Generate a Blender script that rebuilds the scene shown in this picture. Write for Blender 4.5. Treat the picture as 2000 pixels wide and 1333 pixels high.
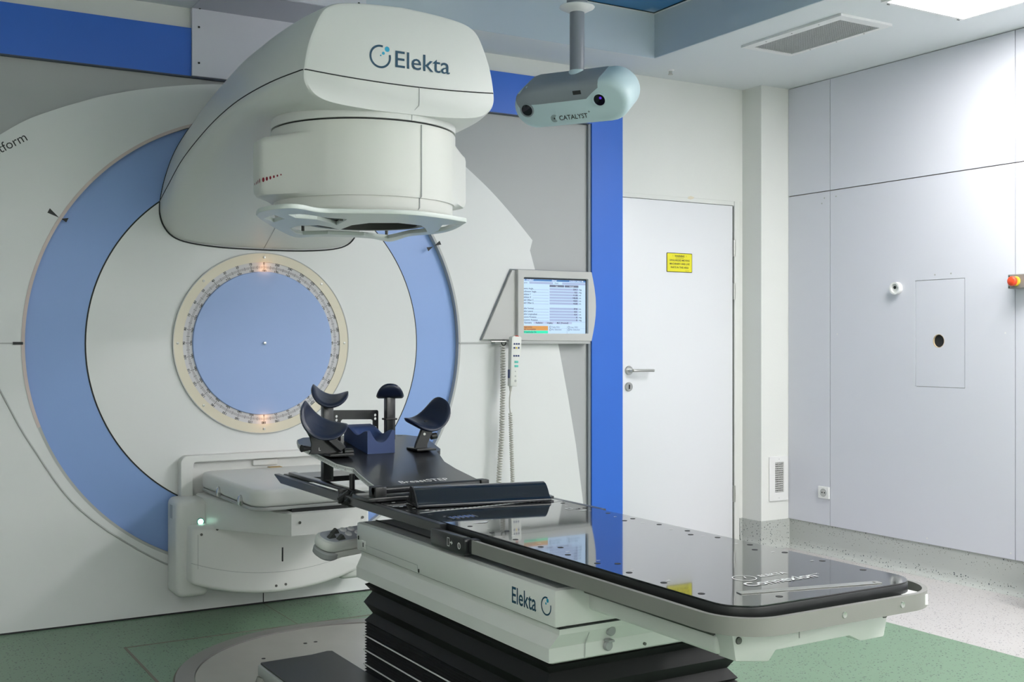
import bpy, bmesh, math, random
import numpy as np
from mathutils import Vector, Matrix
random.seed(7)
for o in list(bpy.data.objects): bpy.data.objects.remove(o)
scene = bpy.context.scene
C = scene.collection
PI = math.pi

# ------------------------------------------------------------------ camera
cam_d = bpy.data.cameras.new('camera'); cam = bpy.data.objects.new('camera', cam_d); C.objects.link(cam)
cam_d.sensor_width = 36.0; cam_d.lens = 2220/2000*36
cam_d.clip_start = 0.05
cam.location = (-1.756, -5.25, 1.25)
cam.rotation_euler = (PI/2, 0, -math.atan(.597))
scene.camera = cam
# ------------------------------------------------------------------ world / exposure
w = bpy.data.worlds.new('world'); scene.world = w; w.use_nodes = True
w.node_tree.nodes['Background'].inputs[0].default_value = (.8, .88, 1, 1)
w.node_tree.nodes['Background'].inputs[1].default_value = 0.05
scene.view_settings.view_transform = 'Standard'
scene.view_settings.look = 'None'
scene.view_settings.gamma = 1.0
scene.view_settings.use_curve_mapping = False
scene.view_settings.exposure = 0.14
LAMP = 25.0          # emission of the fluorescent ceiling panels

# ------------------------------------------------------------------ materials
M = {}
def mat(name, col, rough=.5, metal=0, spec=.5, emit=None, es=1.0, coat=0, bump=0, bscale=200, var=0, vscale=3, trans=0, alpha=1):
    m = bpy.data.materials.new(name); m.use_nodes = True
    nt = m.node_tree; b = nt.nodes['Principled BSDF']
    b.inputs['Base Color'].default_value = (*col, 1)
    b.inputs['Roughness'].default_value = rough
    b.inputs['Metallic'].default_value = metal
    b.inputs['Specular IOR Level'].default_value = spec
    b.inputs['Coat Weight'].default_value = coat
    b.inputs['Transmission Weight'].default_value = trans
    if emit:
        b.inputs['Emission Color'].default_value = (*emit, 1); b.inputs['Emission Strength'].default_value = es
    if var or bump:
        tc = nt.nodes.new('ShaderNodeTexCoord')
    if var:
        n = nt.nodes.new('ShaderNodeTexNoise'); n.inputs['Scale'].default_value = vscale; n.inputs['Detail'].default_value = 4
        nt.links.new(tc.outputs['Object'], n.inputs['Vector'])
        r = nt.nodes.new('ShaderNodeMixRGB'); r.blend_type = 'MIX'
        r.inputs[1].default_value = (*[c*(1-var) for c in col], 1); r.inputs[2].default_value = (*[min(1, c*(1+var)) for c in col], 1)
        nt.links.new(n.outputs['Fac'], r.inputs[0]); nt.links.new(r.outputs[0], b.inputs['Base Color'])
    if bump:
        n2 = nt.nodes.new('ShaderNodeTexNoise'); n2.inputs['Scale'].default_value = bscale; n2.inputs['Detail'].default_value = 3
        nt.links.new(tc.outputs['Object'], n2.inputs['Vector'])
        bp = nt.nodes.new('ShaderNodeBump'); bp.inputs['Strength'].default_value = bump; bp.inputs['Distance'].default_value = .002
        nt.links.new(n2.outputs['Fac'], bp.inputs['Height']); nt.links.new(bp.outputs[0], b.inputs['Normal'])
    M[name] = m; return m

def speckle(name, col, c1, c2, scale, thr, rough=.42, var=.05):
    m = mat(name, col, rough); nt = m.node_tree; b = nt.nodes['Principled BSDF']
    tc = nt.nodes.new('ShaderNodeTexCoord')
    base = nt.nodes.new('ShaderNodeTexNoise'); base.inputs['Scale'].default_value = 2.5
    nt.links.new(tc.outputs['Object'], base.inputs['Vector'])
    mx0 = nt.nodes.new('ShaderNodeMixRGB'); mx0.inputs[1].default_value = (*[c*(1-var) for c in col], 1); mx0.inputs[2].default_value = (*[c*(1+var) for c in col], 1)
    nt.links.new(base.outputs['Fac'], mx0.inputs[0]); prev = mx0.outputs[0]
    for k, (cc, sc, th) in enumerate(((c1, scale, thr), (c2, scale*1.37, thr*.9))):
        v = nt.nodes.new('ShaderNodeTexVoronoi'); v.inputs['Scale'].default_value = sc
        wn = nt.nodes.new('ShaderNodeTexNoise'); wn.inputs['Scale'].default_value = sc*1.5
        nt.links.new(tc.outputs['Object'], wn.inputs['Vector'])
        av = nt.nodes.new('ShaderNodeVectorMath'); av.operation = 'MULTIPLY_ADD'
        av.inputs[1].default_value = (.6/sc,)*3
        nt.links.new(wn.outputs['Color'], av.inputs[0]); nt.links.new(tc.outputs['Object'], av.inputs[2])
        nt.links.new(av.outputs[0], v.inputs['Vector'])
        l = nt.nodes.new('ShaderNodeMath'); l.operation = 'LESS_THAN'; l.inputs[1].default_value = th
        nt.links.new(v.outputs['Distance'], l.inputs[0])
        sx = nt.nodes.new('ShaderNodeSeparateXYZ'); nt.links.new(v.outputs['Color'], sx.inputs[0])
        g = nt.nodes.new('ShaderNodeMath'); g.operation = 'GREATER_THAN'; g.inputs[1].default_value = .45
        nt.links.new(sx.outputs[0], g.inputs[0])
        mu = nt.nodes.new('ShaderNodeMath'); mu.operation = 'MULTIPLY'
        nt.links.new(l.outputs[0], mu.inputs[0]); nt.links.new(g.outputs[0], mu.inputs[1])
        mx = nt.nodes.new('ShaderNodeMixRGB'); mx.inputs[2].default_value = (*cc, 1)
        nt.links.new(mu.outputs[0], mx.inputs[0]); nt.links.new(prev, mx.inputs[1]); prev = mx.outputs[0]
    nt.links.new(prev, b.inputs['Base Color'])
    return m

mat('plaster', (.76, .77, .75), .85, bump=.15, bscale=120, var=.02)
mat('dark_wall', (.20, .21, .22), .7)
mat('ceiling_paint', (.74, .77, .79), .9, bump=.1, bscale=100)
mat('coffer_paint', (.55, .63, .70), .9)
mat('wall_panel', (.68, .69, .76), .45, var=.015, vscale=2)
mat('panel_gap', (.20, .18, .15), .8)
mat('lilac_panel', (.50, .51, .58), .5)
mat('fascia', (.42, .43, .435), .5)
mat('blue_board', (.032, .155, .66), .4)
mat('shell', (.735, .74, .725), .38, var=.01, vscale=1.5)
mat('shell_grey', (.45, .46, .46), .45)
mat('cover_white', (.74, .75, .75), .4)
mat('cream_shell', (.745, .745, .705), .4)
mat('ring_blue', (.27, .41, .76), .42)
mat('hub_blue', (.33, .45, .76), .5)
mat('rim_pink', (.62, .52, .50), .5)
mat('beige', (.72, .66, .53), .4, coat=.3)
mat('dial_grey', (.62, .61, .64), .4)
mat('black_gap', (.012, .013, .015), .6)
mat('ink', (.02, .02, .022), .6)
mat('logo_dark', (.004, .06, .12), .4)
mat('logo_cyan', (.01, .36, .58), .4)
mat('red_dot', (.22, .005, .02), .4)
mat('guard', (.70, .74, .72), .35)
mat('steel', (.55, .55, .53), .3, metal=1)
mat('dark_steel', (.12, .12, .115), .4, metal=.6)
mat('chrome', (.6, .6, .6), .18, metal=1)
mat('floor_plate', (.42, .41, .38), .38, metal=.35, var=.15, vscale=4)
mat('rim_steel', (.28, .27, .26), .4, metal=.4)
mat('edge_dark', (.05, .07, .11), .5)
mat('carbon', (.012, .013, .016), .05, spec=.7, coat=.5)
M['carbon'].node_tree.nodes['Principled BSDF'].inputs['Coat Roughness'].default_value = .02
mat('black_plastic', (.013, .014, .015), .35)
mat('black_satin', (.018, .019, .022), .3, coat=.2)
mat('bellow', (.010, .010, .011), .55, spec=.25)
mat('rail', (.27, .265, .25), .42, metal=.2)
mat('couch_grey', (.36, .37, .38), .5)
mat('navy', (.012, .018, .045), .32, bump=.25, bscale=25)
mat('navy_gloss', (.003, .005, .014), .14, coat=.6)
mat('foam_blue', (.028, .055, .17), .5)
mat('print_white', (.82, .82, .82), .5)
mat('print_grey', (.68, .69, .70), .5)
mat('door_white', (.80, .81, .85), .4)
mat('sign_yellow', (.85, .78, .03), .45)
mat('estop_red', (.80, .07, .02), .35)
mat('yellow', (.80, .60, .05), .5)
mat('cyan_shell', (.52, .66, .70), .4)
mat('scanner_grey', (.24, .27, .30), .4)
mat('pole_grey', (.22, .24, .28), .35)
mat('lens', (.01, .008, .02), .06, spec=.8)
mat('lens_glow', (.03, .01, .2), .1, emit=(.15, .05, .9), es=.5)
mat('lamp', (.9, .9, .9), .5, emit=(1.0, .985, .96), es=LAMP)
mat('lamp_frame', (.8, .8, .8), .5)
mat('green_led', (.6, 1, .8), .4, emit=(.5, 1, .75), es=4)
mat('button_white', (.85, .85, .87), .3)
mat('bezel', (.54, .54, .53), .45)
mat('cord', (.55, .54, .50), .5)
mat('pendant', (.72, .73, .70), .4)
mat('pend_blue', (.03, .05, .17), .4)
mat('pend_teal', (.12, .55, .48), .4)
mat('pend_red', (.62, .06, .03), .4)
mat('wood', (.62, .50, .34), .7)
mat('foil', (.55, .38, .16), .5)
def emis(name, col, s=1.0): mat(name, (.02, .02, .02), .4, emit=col, es=s)
emis('scr_bg', (.50, .69, .92)); emis('scr_field', (.33, .42, .64)); emis('scr_bar', (.03, .16, .42)); emis('scr_orange', (.62, .28, .05))
emis('scr_green', (.0, .75, .42)); emis('scr_grey', (.10, .12, .19)); emis('scr_ink', (.02, .03, .08)); emis('scr_white', (.75, .85, 1))
emis('scr_tab', (.42, .50, .72)); emis('scr_line', (.18, .24, .42))
speckle('green_vinyl', (.175, .275, .185), (.02, .035, .04), (.07, .05, .045), 66, .22)
speckle('pale_vinyl', (.50, .48, .475), (.05, .05, .08), (.20, .14, .12), 72, .21)
speckle('cove_vinyl', (.46, .48, .46), (.04, .05, .06), (.13, .11, .10), 66, .21)
# sky picture print
m = mat('sky_print', (.05, .25, .45), .35); nt = m.node_tree
tc = nt.nodes.new('ShaderNodeTexCoord'); n = nt.nodes.new('ShaderNodeTexNoise'); n.inputs['Scale'].default_value = 4; n.inputs['Detail'].default_value = 6
cr = nt.nodes.new('ShaderNodeValToRGB'); cr.color_ramp.elements[0].position = .52; cr.color_ramp.elements[0].color = (.02, .18, .42, 1)
cr.color_ramp.elements[1].position = .75; cr.color_ramp.elements[1].color = (.55, .70, .80, 1)
nt.links.new(tc.outputs['Object'], n.inputs['Vector']); nt.links.new(n.outputs['Fac'], cr.inputs[0]); nt.links.new(cr.outputs[0], nt.nodes['Principled BSDF'].inputs['Base Color'])
# woven tabletop: faint weave relief under the lacquer
m = M['carbon']; nt = m.node_tree; b = nt.nodes['Principled BSDF']
tc = nt.nodes.new('ShaderNodeTexCoord'); ck = nt.nodes.new('ShaderNodeTexChecker'); ck.inputs['Scale'].default_value = 160
ck.inputs[1].default_value = (.011, .012, .014, 1); ck.inputs[2].default_value = (.020, .021, .025, 1)
nt.links.new(tc.outputs['Object'], ck.inputs['Vector']); nt.links.new(ck.outputs['Color'], b.inputs['Base Color'])

# ------------------------------------------------------------------ builders
def link(name, me, m, parent=None, smooth=False, ang=None):
    o = bpy.data.objects.new(name, me); C.objects.link(o)
    if m: me.materials.append(M[m] if isinstance(m, str) else m)
    if smooth:
        me.shade_smooth()
        if ang: me.set_sharp_from_angle(angle=math.radians(ang))
    if parent:
        o.parent = parent
        l = Vector(parent.get('base', (0, 0, 0))); p = parent
        o.location = -l
    return o
def pyd(name, v, f, m, parent=None, smooth=False, ang=None):
    me = bpy.data.meshes.new(name); me.from_pydata([tuple(map(float, a)) for a in v], [], f); me.update()
    bm = bmesh.new(); bm.from_mesh(me); bmesh.ops.recalc_face_normals(bm, faces=bm.faces); bm.to_mesh(me); bm.free()
    return link(name, me, m, parent, smooth, ang)
def frombm(name, bm, m, parent=None, smooth=False, ang=None):
    bmesh.ops.recalc_face_normals(bm, faces=bm.faces)
    me = bpy.data.meshes.new(name); bm.to_mesh(me); bm.free()
    return link(name, me, m, parent, smooth, ang)
def bbox(bm, x0, x1, y0, y1, z0, z1, bev=0, seg=2):
    r = bmesh.ops.create_cube(bm, size=1)
    vs = r['verts']
    for v in vs: v.co = Vector(((x0+x1)/2+v.co.x*abs(x1-x0), (y0+y1)/2+v.co.y*abs(y1-y0), (z0+z1)/2+v.co.z*abs(z1-z0)))
    if bev:
        es = list({e for v in vs for e in v.link_edges})
        bmesh.ops.bevel(bm, geom=es, offset=bev, segments=seg, affect='EDGES', profile=.5)
def box(name, x0, x1, y0, y1, z0, z1, m, parent=None, bev=0, seg=2):
    bm = bmesh.new(); bbox(bm, x0, x1, y0, y1, z0, z1, bev, seg)
    return frombm(name, bm, m, parent, bool(bev), 40 if bev else None)
def basis(o, ex, ey):
    ex = Vector(ex).normalized(); ey = Vector(ey).normalized(); ez = ex.cross(ey)
    return Matrix(((ex.x, ey.x, ez.x, o[0]), (ex.y, ey.y, ez.y, o[1]), (ex.z, ey.z, ez.z, o[2]), (0, 0, 0, 1)))
def prism(name, poly, mtx, h, m, parent=None, bev=0, seg=2, h0=0, ang=35):
    """polygon in the matrix' xy plane, extruded from h0 to h along its z"""
    bm = bmesh.new()
    a = [bm.verts.new(mtx @ Vector((p[0], p[1], h0))) for p in poly]
    b_ = [bm.verts.new(mtx @ Vector((p[0], p[1], h))) for p in poly]
    n = len(poly); bm.faces.new(a); bm.faces.new(b_)
    for i in range(n): bm.faces.new((a[i], a[(i+1) % n], b_[(i+1) % n], b_[i]))
    bmesh.ops.recalc_face_normals(bm, faces=bm.faces)
    if bev:
        es = [e for e in bm.edges if e.calc_face_angle(0) > .5]
        bmesh.ops.bevel(bm, geom=es, offset=bev, segments=seg, affect='EDGES', profile=.5)
    return frombm(name, bm, m, parent, True, ang)
XY = lambda z=0: basis((0, 0, z), (1, 0, 0), (0, 1, 0))
XZ = lambda y=0: basis((0, y, 0), (1, 0, 0), (0, 0, 1))     # z axis -> -y (toward the room)
YZ = lambda x=0: basis((x, 0, 0), (0, -1, 0), (0, 0, 1))    # z axis -> -x
def rounded(x0, x1, y0, y1, r, n=6):
    p = []
    for cx, cy, a0 in ((x1-r, y1-r, 0), (x0+r, y1-r, 90), (x0+r, y0+r, 180), (x1-r, y0+r, 270)):
        for k in range(n+1):
            a = math.radians(a0+90*k/n); p.append((cx+r*math.cos(a), cy+r*math.sin(a)))
    return p
def circle(cx, cy, r, n=48, a0=0): return [(cx+r*math.cos(a0+2*PI*k/n), cy+r*math.sin(a0+2*PI*k/n)) for k in range(n)]
def loft(name, rings, m, parent=None, closed=True, cap0=True, cap1=True, smooth=True, ang=40):
    v = []; f = []; n = len(rings[0])
    for r in rings: v += list(r)
    for i in range(len(rings)-1):
        for j in range(n if closed else n-1):
            k = (j+1) % n
            f.append((i*n+j, i*n+k, (i+1)*n+k, (i+1)*n+j))
    if cap0: f.append(tuple(range(n)))
    if cap1: f.append(tuple((len(rings)-1)*n+j for j in range(n)))
    return pyd(name, v, f, m, parent, smooth, ang)
def tube_bm(bm, pts, r, n=8, closed=False):
    pts = [Vector(p) for p in pts]; rings = []
    N = len(pts); up = None
    for i, p in enumerate(pts):
        if closed: d = pts[(i+1) % N]-pts[i-1]
        else: d = pts[min(i+1, N-1)]-pts[max(i-1, 0)]
        d.normalize()
        if up is None:
            up = Vector((0, 0, 1)) if abs(d.z) < .9 else Vector((1, 0, 0))
        s = d.cross(up)
        if s.length < 1e-6: s = d.cross(Vector((1, .3, .2)))
        s.normalize(); up = s.cross(d).normalized()
        rr = r[i] if isinstance(r, (list, tuple)) else r
        rings.append([bm.verts.new(p+(s*math.cos(2*PI*k/n)+up*math.sin(2*PI*k/n))*rr) for k in range(n)])
    for i in range(N if closed else N-1):
        a, b_ = rings[i], rings[(i+1) % N]
        for k in range(n): bm.faces.new((a[k], a[(k+1) % n], b_[(k+1) % n], b_[k]))
    if not closed: bm.faces.new(rings[0]); bm.faces.new(rings[-1])
def tube(name, pts, r, m, parent=None, n=8, closed=False):
    bm = bmesh.new(); tube_bm(bm, pts, r, n, closed)
    return frombm(name, bm, m, parent, True, 50)
def lathe(name, prof, mtx, m, parent=None, n=48, ang=40):
    """prof: (r, h) list, revolved about the matrix z"""
    rings = []
    for r, h in prof: rings.append([mtx @ Vector((max(r, 1e-4)*math.cos(2*PI*k/n), max(r, 1e-4)*math.sin(2*PI*k/n), h)) for k in range(n)])
    return loft(name, rings, m, parent, ang=ang)
def annulus(name, r0, r1, mtx, h0, h1, m, parent=None, n=128, a0=0, a1=2*PI, h1in=None):
    """flat ring from h0 (back) to h1 (front); h1in sets another front height at the inner radius"""
    full = abs(a1-a0-2*PI) < 1e-6
    hi = h1 if h1in is None else h1in
    rings = []
    K = n if full else n+1
    for k in range(K):
        a = a0+(a1-a0)*k/n; c, s = math.cos(a), math.sin(a)
        rings.append([mtx @ Vector((r*c, r*s, h)) for r, h in ((r0, h0), (r0, hi), (r1, h1), (r1, h0))])
    v = [p for r in rings for p in r]; f = []
    for i in range(K if full else K-1):
        j = (i+1) % K
        for q in range(4): f.append((i*4+q, i*4+(q+1) % 4, j*4+(q+1) % 4, j*4+q))
    if not full: f += [(0, 1, 2, 3), tuple((K-1)*4+q for q in range(4))]
    return pyd(name, v, f, m, parent, True, 30)
def curve_plate(name, outer, holes, mtx, t, m, parent=None, bev=0):
    cu = bpy.data.curves.new(name, 'CURVE'); cu.dimensions = '2D'; cu.fill_mode = 'BOTH'; cu.extrude = t/2; cu.bevel_depth = bev; cu.bevel_resolution = 1
    for pl in [outer]+list(holes):
        s = cu.splines.new('POLY'); s.points.add(len(pl)-1); s.use_cyclic_u = True
        for i, p in enumerate(pl): s.points[i].co = (p[0], p[1], 0, 1)
    o = bpy.data.objects.new('tmp', cu)
    me = bpy.data.meshes.new_from_object(o); bpy.data.objects.remove(o)
    me.transform(mtx @ Matrix.Translation((0, 0, t/2)))
    return link(name, me, m, parent, True, 30)
_tc = {}
def glyph(s, size, align='CENTER', bold=0, track=1.0):
    key = (s, size, align, bold, track)
    if key not in _tc:
        cu = bpy.data.curves.new('txt', 'FONT'); cu.body = s; cu.size = size; cu.align_x = align; cu.align_y = 'CENTER' if align == 'CENTER' else 'BOTTOM_BASELINE'
        cu.offset = bold; cu.space_character = track; cu.resolution_u = 3
        o = bpy.data.objects.new('tmp', cu); me = bpy.data.meshes.new_from_object(o); bpy.data.objects.remove(o)
        _tc[key] = ([v.co.copy() for v in me.vertices], [tuple(p.vertices) for p in me.polygons]); bpy.data.meshes.remove(me)
    return _tc[key]
class Print:
    """flat lettering and marks of one colour collected in one mesh"""
    def __init__(s): s.v = []; s.f = []
    def add(s, v, f, mtx):
        n = len(s.v); s.v += [mtx @ Vector(p) for p in v]; s.f += [tuple(i+n for i in q) for q in f]; return s
    def text(s, t, size, mtx, align='CENTER', bold=0, track=1.0, sx=1.0):
        v, f = glyph(t, size, align, bold, track); return s.add([(p.x*sx, p.y, 0) for p in v], f, mtx)
    def rect(s, x0, x1, y0, y1, mtx): return s.add([(x0, y0, 0), (x1, y0, 0), (x1, y1, 0), (x0, y1, 0)], [(0, 1, 2, 3)], mtx)
    def poly(s, p, mtx): return s.add([(a[0], a[1], 0) for a in p], [tuple(range(len(p)))], mtx)
    def disc(s, x, y, r, mtx, n=20): return s.poly(circle(x, y, r, n), mtx)
    def arc(s, x, y, r0, r1, a0, a1, mtx, n=32):
        v = []; f = []
        for k in range(n+1):
            a = math.radians(a0+(a1-a0)*k/n); v += [(x+r0*math.cos(a), y+r0*math.sin(a), 0), (x+r1*math.cos(a), y+r1*math.sin(a), 0)]
        for k in range(n): f.append((2*k, 2*k+1, 2*k+3, 2*k+2))
        return s.add(v, f, mtx)
    def build(s, name, m, parent=None): return pyd(name, s.v, s.f, m, parent)
def tag(o, label=None, cat=None, group=None, kind=None):
    if label: o['label'] = label
    if cat: o['category'] = cat
    if group: o['group'] = group
    if kind: o['kind'] = kind
    return o
def thing(name, label, cat, loc=(0, 0, 0), group=None, kind=None):
    o = bpy.data.objects.new(name, None); C.objects.link(o); o.location = loc; o['base'] = tuple(loc); o.empty_display_size = .1
    return tag(o, label, cat, group, kind)
def struct(o): o['kind'] = 'structure'; return o
def sub(o, p):
    """make o (built in world coordinates) a child of mesh part p (which itself sits at world identity)"""
    o.parent = p; o.location = (0, 0, 0); return o
def hermite(xs, ys, xq):
    xs = np.array(xs, float); ys = np.array(ys, float)
    if xs[0] > xs[-1]: xs = xs[::-1]; ys = ys[::-1]
    m_ = np.gradient(ys, xs, axis=0); out = []
    for x in xq:
        i = int(np.clip(np.searchsorted(xs, x)-1, 0, len(xs)-2)); h = xs[i+1]-xs[i]; t = (x-xs[i])/h
        out.append((2*t**3-3*t*t+1)*ys[i]+(t**3-2*t*t+t)*h*m_[i]+(-2*t**3+3*t*t)*ys[i+1]+(t**3-t*t)*h*m_[i+1])
    return np.array(out)
def catmull(pts, n):
    pts = np.array(pts, float); out = []
    for i in range(len(pts)-1):
        p0 = pts[max(i-1, 0)]; p1 = pts[i]; p2 = pts[i+1]; p3 = pts[min(i+2, len(pts)-1)]
        for k in range(n):
            t = k/n; out.append(.5*((2*p1)+(-p0+p2)*t+(2*p0-5*p1+4*p2-p3)*t*t+(-p0+3*p1-3*p2+p3)*t**3))
    out.append(pts[-1]); return np.array(out)

# ================================================================== SETTING
ZC = 2.785; ZT = 3.04; XR = 3.24; XL = -3.3; YF = -6.7
floor = struct(box('floor', XL, 2.265, YF, .05, -.06, 0, 'green_vinyl'))
tag(floor, 'green speckled vinyl floor around the machine')
b_ = box('vinyl_border', 2.265, XR, YF, .05, -.06, 0, 'pale_vinyl'); sub(b_, floor); tag(b_, 'pale grey speckled vinyl along the panelled wall')
bm = bmesh.new()
for a, c, d, e in ((-.742, -.732, -3.2, -.468), (-.742, 1.3, -.474, -.466)): bbox(bm, a, c, d, e, -.01, .0015)
gr = frombm('pit_joint', bm, 'panel_gap'); sub(gr, floor)
bm = bmesh.new()
for a, c, d, e in ((.0, .003, -.47, 0), (.55, .553, -.47, 0)): bbox(bm, a, c, d, e, -.01, .0006)
sub(frombm('vinyl_joint', bm, 'panel_gap'), floor)
wall_back = struct(box('wall_back', XL, XR, .05, .2, 0, ZC, 'plaster'))
tag(wall_back, 'white plaster wall behind the machine and around the door')
sub(box('plaster_strip', 2.11, 3.02, .0, .05, 2.1005, ZC, 'plaster'), wall_back)
sub(box('plaster_strip', 2.99, 3.02, .0, .05, 0, 2.1, 'plaster'), wall_back)
sub(box('plaster_strip', XL, 2.11, .012, .05, 2.69, ZC, 'plaster'), wall_back)
pil = struct(box('wall_corner', 3.02, XR+.1, -.165, .05, 0, ZC, 'plaster')); tag(pil, 'white plastered corner pillar with a vent near its foot')
fas = struct(curve_plate('wall_fascia', [(XL, 0), (1.88, 0), (1.88, 2.468), (XL, 2.468)], [circle(0, 1.24, 1.14, 96)], XZ(.05), .028, 'fascia')); tag(fas, 'grey flat panel framing the white machine covers')
tr = struct(box('trim_1', XL, 1.895, -.006, .05, 2.47, 2.69, 'blue_board')); tag(tr, 'blue board running along the top of the machine opening')
tr2 = struct(box('trim_2', 1.897, 2.11, -.006, .05, 0, 2.69, 'blue_board')); tag(tr2, 'tall blue board between the machine and the door')
sub(box('edge_strip', 1.880, 1.896, .004, .02, 0, 2.47, 'scanner_grey'), tr2)
sub(box('edge_strip', XL, 1.88, -.006, .02, 2.464, 2.4698, 'edge_dark'), tr)
wl = struct(box('wall_left', XL-.15, XL, YF, .2, 0, ZT, 'plaster'))
wf = struct(box('wall_front', XL, XR, YF-.15, YF, 0, ZT, 'plaster'))
# right wall, panelled
wr = struct(box('wall_right', XR+.012, XR+.14, YF, .05, 0, ZT, 'panel_gap')); tag(wr, 'wall clad with smooth pale lilac panels and thin joints')
ys = [-.165, -.504, -1.715, -2.93, -4.14, -5.35, -6.56, YF]
ZP = 2.13; g = .0022
HY0, HY1, HZ0, HZ1 = -1.423, -1.114, 1.008, 1.573
for i in range(len(ys)-1):
    y1, y0 = ys[i], ys[i+1]
    for z0, z1 in ((.168, ZP), (ZP, ZC)):
        if i == 1 and z0 < 1:
            cut = [(-HY0+.002, HZ0-.002), (-HY1-.002, HZ0-.002), (-HY1-.002, HZ1+.002), (-HY0+.002, HZ1+.002)]
            p = curve_plate('wall_panel', [(-y1+g, z0+g), (-y0-g, z0+g), (-y0-g, z1-g*1.6), (-y1+g, z1-g*1.6)], [cut], YZ(XR+.012), .012, 'wall_panel')
        else:
            p = box('wall_panel', XR, XR+.012, y0+g, y1-g, z0+g, z1-g*1.6, 'wall_panel')
        sub(p, wr)
h = curve_plate('access_hatch', [(-HY1+.001, HZ0), (-HY0-.001, HZ0), (-HY0-.001, HZ1), (-HY1+.001, HZ1)], [circle(1.262, 1.25, .036, 28)], YZ(XR+.0135), .012, 'wall_panel')
sub(h, wr); tag(h, 'flush rectangular hatch with a round hole')
sub(annulus('hole_rim', .0335, .0365, basis((XR+.012, -1.262, 1.25), (0, -1, 0), (0, 0, 1)), 0, .0105, 'wood', n=28), wr)
sub(lathe('hole_recess', [(.0, 0), (.036, 0), (.036, .001), (0, .001)], basis((XR+.0119, -1.262, 1.25), (0, -1, 0), (0, 0, 1)), 'black_gap', n=24), wr)
for yy, zz in ((-1.24, 1.60), (-1.34, 1.602), (-.46, 2.09), (-.55, 2.09), (-.56, 1.29), (-1.66, 1.29), (-1.69, .2), (-1.19, .2), (-.44, 2.06)):
    sub(lathe('screw_cap', [(0, 0), (.0045, 0), (.0045, .001), (0, .001)], basis((XR, yy, zz), (0, -1, 0), (0, 0, 1)), 'lamp_frame' if zz < 1.5 else 'shell_grey', n=12), wr)
# baseboards (coved vinyl)
def cove(name, pts, n0, lab):
    """pts: corner points at floor, n0: outward normals per point"""
    prof = [(.0, 0), (.055, 0), (.035, .006), (.02, .022), (.012, .06), (.008, .168), (0, .168)]
    rings = [[Vector((p[0]+n_[0]*d, p[1]+n_[1]*d, z+.0004)) for d, z in prof] for p, n_ in zip(pts, n0)]
    return tag(struct(loft(name, rings, 'cove_vinyl', ang=60)), lab)
cove('baseboard_right', [(XR+.012, YF), (XR+.012, -.165)], [(-1, 0), (-1, 0)], 'coved grey speckled vinyl skirting under the lilac panels')
cove('baseboard_corner', [(XR+.01, -.165), (3.02, -.165), (3.02, .0), (2.992, .0)], [(0, -1), (-1, -1), (-1, -1), (0, -1)], 'coved grey speckled vinyl skirting around the pillar')
# ceiling: soffit ring with a raised coffer
CX0, CX1, CY0, CY1 = -2.075, 2.075, -4.6, -.345
bm = bmesh.new()
bbox(bm, XL, XR+.14, CY1, .2, ZC, ZT); bbox(bm, XL, XR+.14, YF, CY0, ZC, ZT)
bbox(bm, XL, CX0, CY0, CY1, ZC, ZT); bbox(bm, CX1, XR+.14, CY0, CY1, ZC, ZT)
ceil = struct(frombm('ceiling', bm, 'ceiling_paint')); tag(ceil, 'white dropped ceiling border around a raised bay')
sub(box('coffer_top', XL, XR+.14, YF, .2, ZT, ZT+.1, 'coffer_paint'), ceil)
bm = bmesh.new()
bbox(bm, CX0, CX1, CY1-.006, CY1, ZC+.001, ZT); bbox(bm, CX1-.006, CX1, CY0, CY1, ZC+.001, ZT); bbox(bm, CX0, CX0+.006, CY0, CY1, ZC+.001, ZT); bbox(bm, CX0, CX1, CY0, CY0+.006, ZC+.001, ZT)
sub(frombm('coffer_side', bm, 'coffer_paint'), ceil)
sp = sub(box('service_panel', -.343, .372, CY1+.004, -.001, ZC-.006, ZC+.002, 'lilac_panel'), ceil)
sp2 = sub(box('service_panel', -.343, .372, CY1-.018, CY1-.004, ZC-.006, ZT-.06, 'wall_panel'), ceil)
sp3 = sub(box('service_panel', -.343, .95, -.022, .01, 2.470, ZC-.004, 'wall_panel'), wall_back)
for x, z in ((-.312, 2.695), (-.312, 2.53)): sub(lathe('screw', [(0, 0), (.005, 0), (.005, .002), (0, .002)], basis((x, -.022, z), (1, 0, 0), (0, 0, 1)), 'black_gap', n=12), sp3)
for x in (.13, .335): sub(lathe('screw', [(0, 0), (.006, 0), (.006, .002), (0, .002)], basis((x, CY1-.018, ZC+.03), (1, 0, 0), (0, 0, 1)), 'black_gap', n=12), sp2)
sub(lathe('screw', [(0, 0), (.005, 0), (.005, .002), (0, .002)], basis((-.31, -.03, ZC-.006), (1, 0, 0), (0, -1, 0)), 'black_gap', n=12), sp)
# ------------------------------------------------------------------ door
d = thing('door_1', 'white flush service door with steel lever and yellow notice', None, (2.53, 0, 0), kind='structure')
leaf = box('door_leaf', 2.112, 2.944, .002, .045, .012, 2.0725, 'door_white', d, .002)
box('frame_jamb', 2.952, 2.99, -.008, .05, 0, 2.10, 'plaster', d, .002)
box('frame_head', 2.11, 2.952, .0, .05, 2.0755, 2.10, 'plaster', d)
box('gap', 2.112, 2.952, .010, .05, 2.068, 2.0755, 'black_gap', d); box('gap', 2.944, 2.952, .0045, .05, 0, 2.07, 'black_gap', d)
for z in (1.815, 1.552, .32): tube('hinge', [(2.949, -.006, z-.05), (2.949, -.006, z+.05)], .008, 'steel', d, 8)
hd = lathe('handle', [(0, 0), (.026, 0), (.026, .008), (.024, .010), (.010, .011), (.009, .045), (0, .046)], basis((2.157, .002, 1.081), (1, 0, 0), (0, 0, 1)), 'steel', d, 32)
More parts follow.
